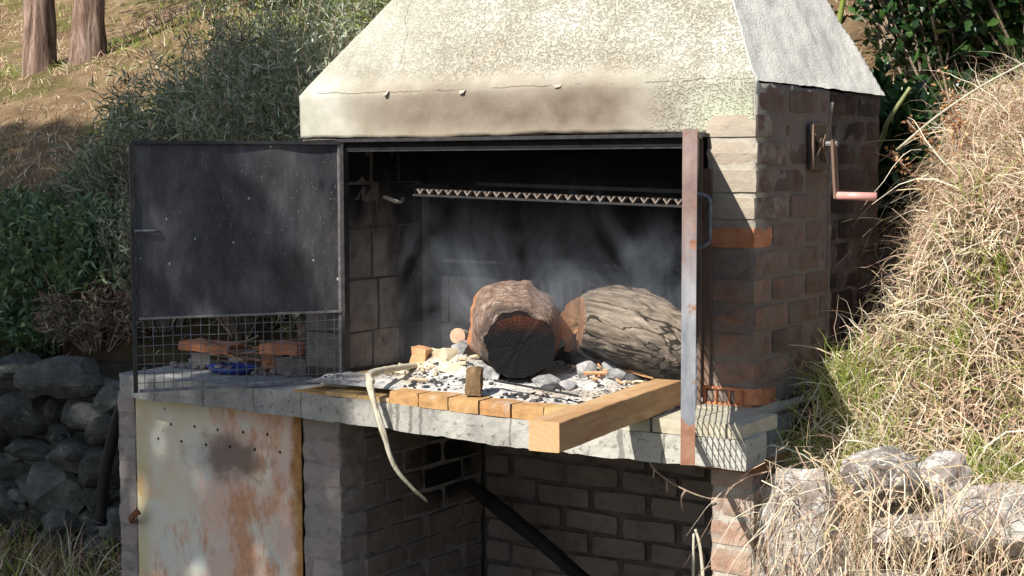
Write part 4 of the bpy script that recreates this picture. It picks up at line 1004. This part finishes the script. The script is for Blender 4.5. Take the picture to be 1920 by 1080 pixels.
def grass(name, pts, lean, length, droop, width, probs, label, seg=5, wob=.25, spread=.5):
    n = len(pts); D_ = np.array(lean)[None, :] + rng.normal(size=(n, 3)) * spread
    V_, F = ribbons(pts, D_, rng.uniform(*length, n), rng.uniform(*droop, n), rng.uniform(*width, n), seg, wob)
    mi = np.repeat(rng.choice(len(G), n, p=probs), seg)
    o = numesh(name, V_, F, G, mi); tag(o, label, 'grass', kind='stuff'); return o
def sample(n, xr, yr, dens=None):
    out = []
    while len(out) < n:
        x, y = rng.uniform(*xr), rng.uniform(*yr)
        if dens is None or rng.random() < dens(x, y): out.append((x, y, gz(x, y)))
    return np.array(out)
def tuft(x, y, s=3.0, th=0.0): return noise.noise(Vector((x * s, y * s, 9))) > th
# bank: matted short straw, tangled middle straw, single long stalks
fy = lambda x: max(-.16, -.0 - (x - .72) * 1.0)
near_wall = lambda x, y: x < .80 and y < 1.04
inbank = lambda x, y: (1.0 if (x > .70 and y > fy(x) - .03 and not (near_wall(x, y) and rng.random() < .8)) else 0.0) * min(1, .35 + .65 * (noise.noise(Vector((x * 7, y * 7, 2))) + .9))
MIX = [.30, .26, .26, .06, .12]
patch = lambda p, t: np.array([noise.noise(Vector((a[0] * 3.5, a[1] * 3.5, a[2] * 3 + 4))) > t for a in p])
PINK, YELL = [.28, .38, .18, .01, .15], [.38, .15, .38, .04, .05]
for nm, n_, xr, lean_, ln_, dr_, wd_, sg, wb, sp_, lab_ in (('dry_grass', 26000, .69, (-.05, -.45, .6), (.05, .17), (.4, 3.0), (.002, .0046), 5, .8, .95, 'matted dry straw covering the bank'), ('tangled_straw', 7000, .74, (-.10, -.45, .6), (.12, .30), (.6, 3.0), (.0018, .004), 7, 1.4, 1.1, 'tangled longer straw arching over the bank')):
    p = sample(n_, (xr, 2.1), (-.2, 1.9), inbank); k_ = patch(p, -.02)
    grass(nm, p[k_], lean_, ln_, dr_, wd_, PINK, lab_ + ', reddish patches', sg, wb, sp_)
    grass(nm, p[~k_], lean_, ln_, dr_, wd_, YELL, lab_ + ', yellow green patches', sg, wb, sp_)
p = sample(3600, (.72, 2.1), (-.2, 1.9), inbank)
grass('thatch', p, (-.1, -.7, .25), (.04, .12), (.0, 2.0), (.004, .010), [.16, .28, .08, .0, .48], 'flattened brown thatch under the dry grass of the bank', 3, .6, 1.2)
p = sample(520, (.82, 2.0), (-.1, 1.5), inbank)
grass('long_straw', p, (-.30, -.5, .9), (.35, .62), (1.6, 3.2), (.0025, .0045), [.25, .15, .60, .0, .0], 'long arching straw stalks hanging down the bank', 10, .8, .8)
crest = sample(5200, (.70, 1.5), (.9, 2.0), None)
grass('crest_grass', crest, (-.1, -.1, .9), (.08, .26), (.8, 3.0), (.0018, .004), [.22, .44, .14, .03, .17], 'tangled reddish dry grass on the crest of the bank', 7, 1.0, .9)
p = sample(1300, (.86, 1.7), (-.24, .0), lambda x, y: 1.0 if abs(y - fy(x)) < .07 else 0); p[:, 2] += .02
grass('hanging_straw', p, (-.05, -.75, .25), (.12, .42), (1.6, 4.0), (.0016, .0034), [.26, .26, .38, .02, .08], 'straw hanging over the pale boulders', 7, .8, .8)
n_ = 800; p = np.stack([rng.uniform(.86, 1.65, n_), rng.uniform(-.42, -.36, n_), rng.uniform(-.35, .02, n_)], 1)
grass('caught_straw', p, (0, -.25, -.3), (.10, .40), (1.0, 3.0), (.0016, .0032), [.26, .30, .36, .02, .06], 'loose straw strands caught over the pale boulders', 6, .7, .7)
gp = np.concatenate([rng.normal((x, y, 0), (.05, .05, 0), (n, 3)) for x, y, n in ((.80, .30, 200), (.88, .22, 110), (.95, .15, 60), (.79, -.04, 150), (1.32, .0, 300), (.90, .42, 80), (1.2, -.08, 100), (1.0, .02, 80), (1.42, -.10, 260), (1.1, .35, 160), (.84, .10, 160), (.77, -.05, 100), (1.0, .8, 80), (1.2, .5, 80), (1.35, .25, 120))])
gp[:, 2] = [gz(a, b) for a, b in gp[:, :2]]
grass('green_grass', gp, (0, -.1, 1), (.06, .18), (.3, 1.6), (.0025, .005), [.1, .0, .1, .8, .0], 'fresh green grass tufts sprouting from the dry bank', 5, .3, .45)
# ground in front left
p = sample(2600, (-3.6, -1.7), (-.6, .42)); grass('yard_grass', p, (0, -.1, 1), (.07, .28), (.2, 1.6), (.003, .007), [.18, .10, .10, .30, .32], 'thin dry and green grass at foot of the stone wall', 5, .2, .4)
# hillside
def hd(x, y): return 1.0
pts = []
for _ in range(120000):
    y = .75 + 12.5 * rng.random() ** 1.3; x = 2.45 - (y + 3.9) * rng.uniform(-.05, 1.75)
    if x > .5 or (y < 1.5 and rng.random() < .93): continue
    pts.append((x, y, gz(x, y) - .01))
p = np.array(pts)
green = p[[tuft(a[0], a[1], .5, .18) for a in p]]; dry = p[[not tuft(a[0], a[1], .5, .18) for a in p]]
grass('hillside_grass', dry, (0, -.1, .8), (.04, .15), (.2, 2.4), (.004, .010), [.28, .34, .10, .06, .22], 'short tawny dry grass covering the hillside', 4, .3, .6)
grass('green_hillside_grass', green, (0, -.1, 1), (.04, .14), (.2, 1.6), (.004, .010), [.2, .06, .05, .64, .05], 'patches of green grass among the tawny slope', 4, .3, .5)

def leaves(base, dirs, ln, wd, mats, name, parent, probs=(.45, .35, .2)):
    n = len(base); d = dirs / (np.linalg.norm(dirs, axis=1, keepdims=True) + 1e-9); s = np.cross(d, rng.normal(size=(n, 3))); s /= np.linalg.norm(s, axis=1, keepdims=True) + 1e-9
    nrm = np.cross(d, s); L_ = rng.uniform(*ln, n)[:, None]; W_ = rng.uniform(*wd, n)[:, None]
    a = base; m1 = base + d * L_ * .45; t = base + d * L_ - np.array([0, 0, 1]) * L_ * .12
    V_ = np.stack([a, m1 - s * W_ / 2 + nrm * W_ * .18, t, m1 + s * W_ / 2 + nrm * W_ * .18], 1).reshape(-1, 3)
    b = np.arange(n)[:, None] * 4; F = np.concatenate([b + [0, 1, 2], b + [0, 2, 3]], 1).reshape(-1, 3)
    mi = np.repeat(rng.choice(3, n, p=probs), 2); return numesh(name, V_, F, mats, mi, parent)
def shrub(name, x, y, h, r, kind, label, nst=45, per=60, ln=(.03, .07), wd=(.006, .012), group=None, lean=(0, 0), sink=.02, cat='shrub', z=None, bare=0.25, stemc=None):
    z0 = (gz(x, y) if z is None else z) - sink; root = empty(name, (x, y, z0), label, cat, group)
    bm = bmesh.new(); B_, D_ = [], []
    for i in range(nst):
        a = rng.uniform(0, 6.283); q_ = math.sqrt(rng.random()) * r; hh = h * rng.uniform(.55, 1.08) * (1 - .35 * (q_ / r) ** 2)
        p0 = Vector((x + math.cos(a) * q_ * .25, y + math.sin(a) * q_ * .25, z0)); p2 = Vector((x + math.cos(a) * q_ + lean[0] * hh, y + math.sin(a) * q_ + lean[1] * hh, z0 + hh))
        p1 = p0.lerp(p2, .5) + Vector((rng.normal() * .05 * h, rng.normal() * .05 * h, .12 * hh)); P = smooth_path([p0, p1, p2], 5)
        tube(bm, P, [max(.0018, .006 * (1 - j / len(P))) * (h ** .5) for j in range(len(P))], 3, False)
        PP = np.array([list(v) for v in P]); tt = bare + (1 - bare) * rng.random(per) ** .8; f = tt * (len(P) - 1); k = np.clip(f.astype(int), 0, len(P) - 2); fr_ = (f - k)[:, None]
        pos = PP[k] * (1 - fr_) + PP[k + 1] * fr_ ; ax = PP[k + 1] - PP[k]; ax /= np.linalg.norm(ax, axis=1, keepdims=True) + 1e-9
        B_.append(pos + rng.normal(size=(per, 3)) * .035 * h ** .5); D_.append(ax * .55 + rng.normal(size=(per, 3)) * .55)
    obj('stems', bm, stemc or M['twig'], root)
    leaves(np.concatenate(B_), np.concatenate(D_), ln, wd, L[kind], 'foliage', root); return root
SH = [  # x, y, h, r, kind, label
 (-1.75, 1.25, 1.12, .42, 'sage', 'blue green narrow leaved shrub right behind the hood corner'),
 (-2.15, 1.55, 1.12, .45, 'sage', 'blue green shrub rising above the hinge end of the black door'),
 (-2.45, 1.25, 0.94, .42, 'sage', 'sage shrub standing behind the middle of the black door top'),
 (-2.70, 1.75, 1.00, .45, 'sage', 'grey green shrub on the slope over the black door'),
 (-2.95, 1.30, 0.80, .42, 'brown', 'reddish twiggy shrub with dead leaves over the free end of the door'),
 (-2.60, 2.4, 1.18, .5, 'sage', 'tall sage coloured shrub against the sunlit slope'),
 (-2.0, 2.3, 1.42, .5, 'sage', 'sunlit willowy shrub just above the hood slope'),
 (-3.15, 1.9, 0.89, .42, 'sage', 'sage shrub at the shaded edge of the bare slope'),
 (-3.3, 1.35, 0.73, .36, 'sage', 'pale leaved shrub over the far end of the door'),
 (-3.25, 2.7, 0.89, .45, 'sage', 'sparse grey green shrub further up the slope'),
 (-2.15, .95, 0.52, .32, 'brown', 'dark twiggy undershrub behind the wire mesh'),
 (-1.65, .88, 0.65, .3, 'sage', 'low dark shrub close behind the counter end'),
 (-2.65, .95, 0.73, .34, 'sage', 'low sage shrub above the stone wall near the door'),
 (-3.15, .92, 0.60, .36, 'green', 'leafy bright green bush above the stone wall'),
 (-3.65, .98, 0.62, .36, 'green', 'green leafy bush at the far end above the wall'),
 (-2.85, .74, 0.30, .3, 'brown', 'dead leaved creeper drooping over the stone wall top'),
 (-3.35, .72, 0.30, .3, 'green', 'small green bush drooping over the stone wall top'),
 (-2.75, 2.75, 1.47, .5, 'sage', 'feathery sage shrub reaching up beside the hood slope'),
 (-2.35, 3.6, 1.77, .5, 'sage', 'tall sunlit feathery shrub at the picture top by the hood'),
 (-3.3, 3.5, 1.30, .5, 'sage', 'loose sunlit sage shrub on the open slope'),
 (-3.9, 2.2, 0.71, .4, 'sage', 'small sage shrub in the brown shaded grass'),
 (-3.45, 2.15, 1.00, .45, 'sage', 'sage shrub standing alone at the border of sun and shade'),
 (-3.0, 3.1, 1.18, .5, 'sage', 'sunlit sage shrub rising past the shaded ones'),
 (-3.8, 2.75, 0.80, .42, 'brown', 'bare reddish twiggy shrub below the tree trunks'),
 (-3.6, 1.9, 0.65, .38, 'green', 'mixed green shrub left of the sage thicket'),
 (-2.9, 2.1, 1.05, .45, 'brown', 'tall dark twiggy shrub in the midst of the sage thicket'),
 (-2.3, 2.9, 1.30, .45, 'lime', 'yellow green willowy shrub touching the hood outline'),
 (-3.75, 3.0, .9, .45, 'sage', 'grey green feathery shrub left of the tallest ones'),
 (-4.1, 3.3, .6, .4, 'brown', 'low twiggy shrub near the sunlit grass under the trunks'),
 (-5.4, 5.9, .5, .5, 'lime', 'lime green weed clump at the top of the slope'),
 (-4.9, 6.6, .7, .5, 'lime', 'bright yellow green bush high on the slope'),
 (-6.6, 6.0, .5, .5, 'green', 'green weed clump behind the dark tree trunk'),
 (-3.7, 1.6, .5, .4, 'brown', 'dry brown undershrub on the shaded slope'),
 (-4.0, 1.35, 0.45, .35, 'green', 'low green bush on the shaded slope by the frame edge'),
 (-4.4, 4.6, 0.45, .35, 'lime', 'bright lime green weed on the sunlit slope'),
 (-3.5, 4.9, 1.30, .4, 'lime', 'tall yellow green shrub in full sun behind the hood'),
 (-2.6, 3.6, 1.42, .5, 'sage', 'pale sunlit shrub beyond the hood slope'),
 (-3.6, 3.6, 0.94, .45, 'sage', 'thin sunlit shrub in the middle of the slope'),
 (-6.0, 6.2, 0.60, .6, 'green', 'round green bush far up the slope'),
 (-4.6, 3.4, 0.35, .3, 'brown', 'small reddish dead bush on the sunlit slope')]
for i_, (x, y, h, r, k_, lab) in enumerate(SH):
    if 'sunlit' in lab or 'feathery' in lab: k_ = 'sunlit_sage'
    big = k_ == 'green'; h *= 1.22 if (k_ in ('sage', 'sunlit_sage') and y > 1.2) else 1.0; q_ = (.8, 1.0, 1.3)[i_ % 3]
    shrub('shrub', x, y, h, r, k_, lab, 64 if h > .5 else 44, 66, (.04, .08) if big else (.03 * q_, .085 * q_), (.013, .024) if big else (.0055, .0115), stemc=M['twig'])

# laurel thicket behind on the right
for x, y, h, r, lab in ((.25, 3.2, 1.7, .8, 'dark glossy laurel bush beside the hood slope'), (-.3, 4.2, 2.6, .9, 'tall dark evergreen bush behind the hood'), (.75, 2.7, 1.3, .6, 'dark evergreen bush above the dry grass crest'), (.55, 4.6, 2.4, 1.0, 'tall dark evergreen thicket at the back of the bank'), (1.3, 3.8, 2.4, .9, 'dark laurel bush at the edge of the thicket'), (.35, 2.2, .6, .4, 'low dark bush behind the brick side wall')):
    shrub('laurel_bush', x, y, h, r, 'dark', lab, 90, 75, (.05, .10), (.028, .05), cat='bush', bare=.1)
multi([([(.02, 2.2, .75), (.0, 2.15, 1.05), (.06, 2.1, 1.3), (.14, 2.05, 1.6)], .016, .010), ([(.04, 2.1, 1.2), (.0, 2.1, 1.3), (-.02, 2.1, 1.42)], .01, .005)], 'mossy_branch', leafmat('moss', (.22, .30, .05), (.34, .40, .10), .9, .1), 'yellow green mossy branch beside the hood slope', 'branch')
multi([([(.30, 1.8, .70), (.38, 1.75, .82), (.42, 1.7, .88), (.50, 1.7, 1.0)], .012, .007)], 'lichened_branch', L['lime'][2], 'pale lichened forked branch against the dark laurel', 'branch')
# dead dock-like plant
dp = empty('dried_plant', (.95, 1.1, .5), 'rust brown dried plant spike standing on the bank crest', 'plant')
bm = bmesh.new(); BB, DD = [], []
for (a, b) in (((.93, 1.1, .55), (.80, 1.15, 1.02)), ((.93, 1.1, .6), (.70, 1.1, .86)), ((.95, 1.1, .6), (.84, 1.1, .93)), ((.9, 1.1, .5), (.66, 1.05, .76))):
    a, b = Vector(a), Vector(b); tube(bm, [a.lerp(b, i / 5) for i in range(6)], .003, 4, False)
    t = rng.random(160)[:, None] * .75 + .25; BB.append(np.array(a) * (1 - t) + np.array(b) * t + rng.normal(size=(160, 3)) * .014); DD.append(rng.normal(size=(160, 3)) + [0, 0, .4])
obj('stems', bm, M['twig'], dp); dm = [leafmat('seed_a', (.36, .17, .07), (.48, .26, .12), .8, .1), leafmat('seed_b', (.22, .10, .05), (.32, .16, .08), .8, .1), leafmat('seed_c', (.55, .36, .18), (.62, .44, .24), .8, .1)]
leaves(np.concatenate(BB), np.concatenate(DD), (.010, .024), (.006, .012), dm, 'seed_heads', dp)['kind'] = 'stuff'
multi([([(.71, .98, .76), (.85, .95, .865), (1.0, .92, .955), (1.16, .89, 1.03)], .0045, .003)], 'straw_stalk', M['stalk'], 'single long pale straw stalk slanting across the dark laurel', 'stalk')

# background tree trunks on the slope
def tree(x, y, h, r, lean, label, crown_n=2500, crown_r=1.6, group=None, kind='green'):
    z = gz(x, y) - .1; root = empty('tree', (x, y, z), label, 'tree', group)
    pts = [(x + lean[0] * t + .05 * math.sin(t * 3), y + lean[1] * t, z + h * t) for t in (0, .12, .3, .5, .75, 1)]
    loft('trunk', pts, [r * 1.5, r * 1.1, r, r * .85, r * .6, r * .3], M['bark_tree'], root, 20, .22, x, None, 1, .2)
    bm = bmesh.new(); c = Vector(pts[-1]); tips = []
    for k in range(9):
        a = k * 2.4; b0 = Vector(pts[3]).lerp(c, R.uniform(0, .9)); e = b0 + Vector((math.cos(a) * crown_r * R.uniform(.6, 1), math.sin(a) * crown_r * R.uniform(.6, 1), R.uniform(.3, 1.2)))
        tube(bm, smooth_path([b0, b0.lerp(e, .5) + Vector((0, 0, .15)), e], 4), [r * .3 * (1 - j / 10) + .01 for j in range(9)], 5, False); tips.append((b0, e))
    obj('limbs', bm, M['bark_tree'], root)
    B_ = []
    for b0, e in tips:
        t = rng.uniform(.4, 1.1, crown_n // 9)[:, None]; B_.append(np.array(b0) * (1 - t) + np.array(e) * t + rng.normal(size=(crown_n // 9, 3)) * .35)
    B_ = np.concatenate(B_); leaves(B_, rng.normal(size=B_.shape), (.08, .16), (.03, .06), L[kind], 'crown', root); return root
tree(-8.05, 4.72, 4.2, .10, (-.10, 0), 'golden brown tree trunk at the upper edge of the slope, nearest the frame edge')
tree(-7.6, 4.85, 4.4, .105, (.16, 0), 'dark fibrous tree trunk with pinkish bark beside the golden one')
tree(-3.9, 7.2, 4.0, .13, (-.2, 0), 'slim tree far up the slope behind the shrubs')

# tree standing in front of the slope on the near side, outside the picture, whose crown shades the door and the wall
def shade_tree():
    root = empty('tree', (-5.6, -5.6, -.95), 'broad tree in the yard whose crown shades wall and door', 'tree')
    loft('trunk', [(-5.6, -5.6, -1.0), (-5.55, -5.6, 1), (-5.4, -5.7, 3), (-5.2, -5.9, 5.2), (-5.0, -6, 7.5)], [.34, .25, .22, .17, .07], M['bark_tree'], root, 18, .15, 2, None, 1, .15)
    B_ = []
    n = 0
    while n < 21000:
        u = rng.uniform(-9.5, -.42); v = rng.uniform(-1.6, 5.2); y = rng.uniform(-6.9, -5.0)
        e = .03 * noise.noise(Vector((u * 9, v * 9, 0))) + .05 * noise.noise(Vector((u * 2, v * 2, 0)))
        top = min(.10 - 1.6 * (u + .81), 4.25 + .5 * noise.noise(Vector((u * .8, 0, 4)))) + e
        if v > top: continue
        if v < -1.2 + .3 * noise.noise(Vector((u, 0, 1))): continue
        if noise.noise(Vector((u * 2.2, v * 2.2, 7))) > .62: continue
        B_.append((u + .1 * y, y, v - .95 * y)); n += 1
    B_ = np.array(B_)
    bm = bmesh.new()
    for k in range(0, 21000, 360):
        e = Vector(B_[k]); b0 = Vector((-5.3, -5.85, min(6.5, max(3.2, e.z - 1.2)))); tube(bm, smooth_path([b0, b0.lerp(e, .5) + Vector((0, 0, .25)), e], 4), [.05 * (1 - j / 9) + .006 for j in range(9)], 5, False)
    obj('limbs', bm, M['bark_tree'], root)
    leaves(B_, rng.normal(size=B_.shape), (.14, .26), (.07, .13), L['green'], 'crown', root)
shade_tree()

# ================================================================= smoke
bm = bmesh.new(); boxgrid(bm, (-.78, .03, .06), (.488, .436, .74), .2)
m = NT('smoke'); t = m.t; t.nodes.remove(m.b); pv = t.nodes.new('ShaderNodeVolumePrincipled')
x, y, z = m.xyz()
n1 = m.noise(3.6, 5, .62, m.vec((1, 1, .62)), 2.2)
f = m.sm(n1, .45, .66); top = m.math('SUBTRACT', 1.0, m.sm(z, .34, .70)); xf = m.sm(x, -.75, -.45)
dn = m.math('MULTIPLY', m.math('MULTIPLY', m.math('MULTIPLY', f, m.math('ADD', top, .05)), xf), 1.5)
t.links.new(dn, pv.inputs['Density']); pv.inputs['Color'].default_value = (.70, .79, .92, 1); pv.inputs['Anisotropy'].default_value = .1
t.links.new(pv.outputs[0], t.nodes['Material Output'].inputs['Volume'])
smk = obj('smoke', bm, m.m); tag(smk, 'thin bluish smoke drifting inside the firebox', 'smoke', kind='stuff')
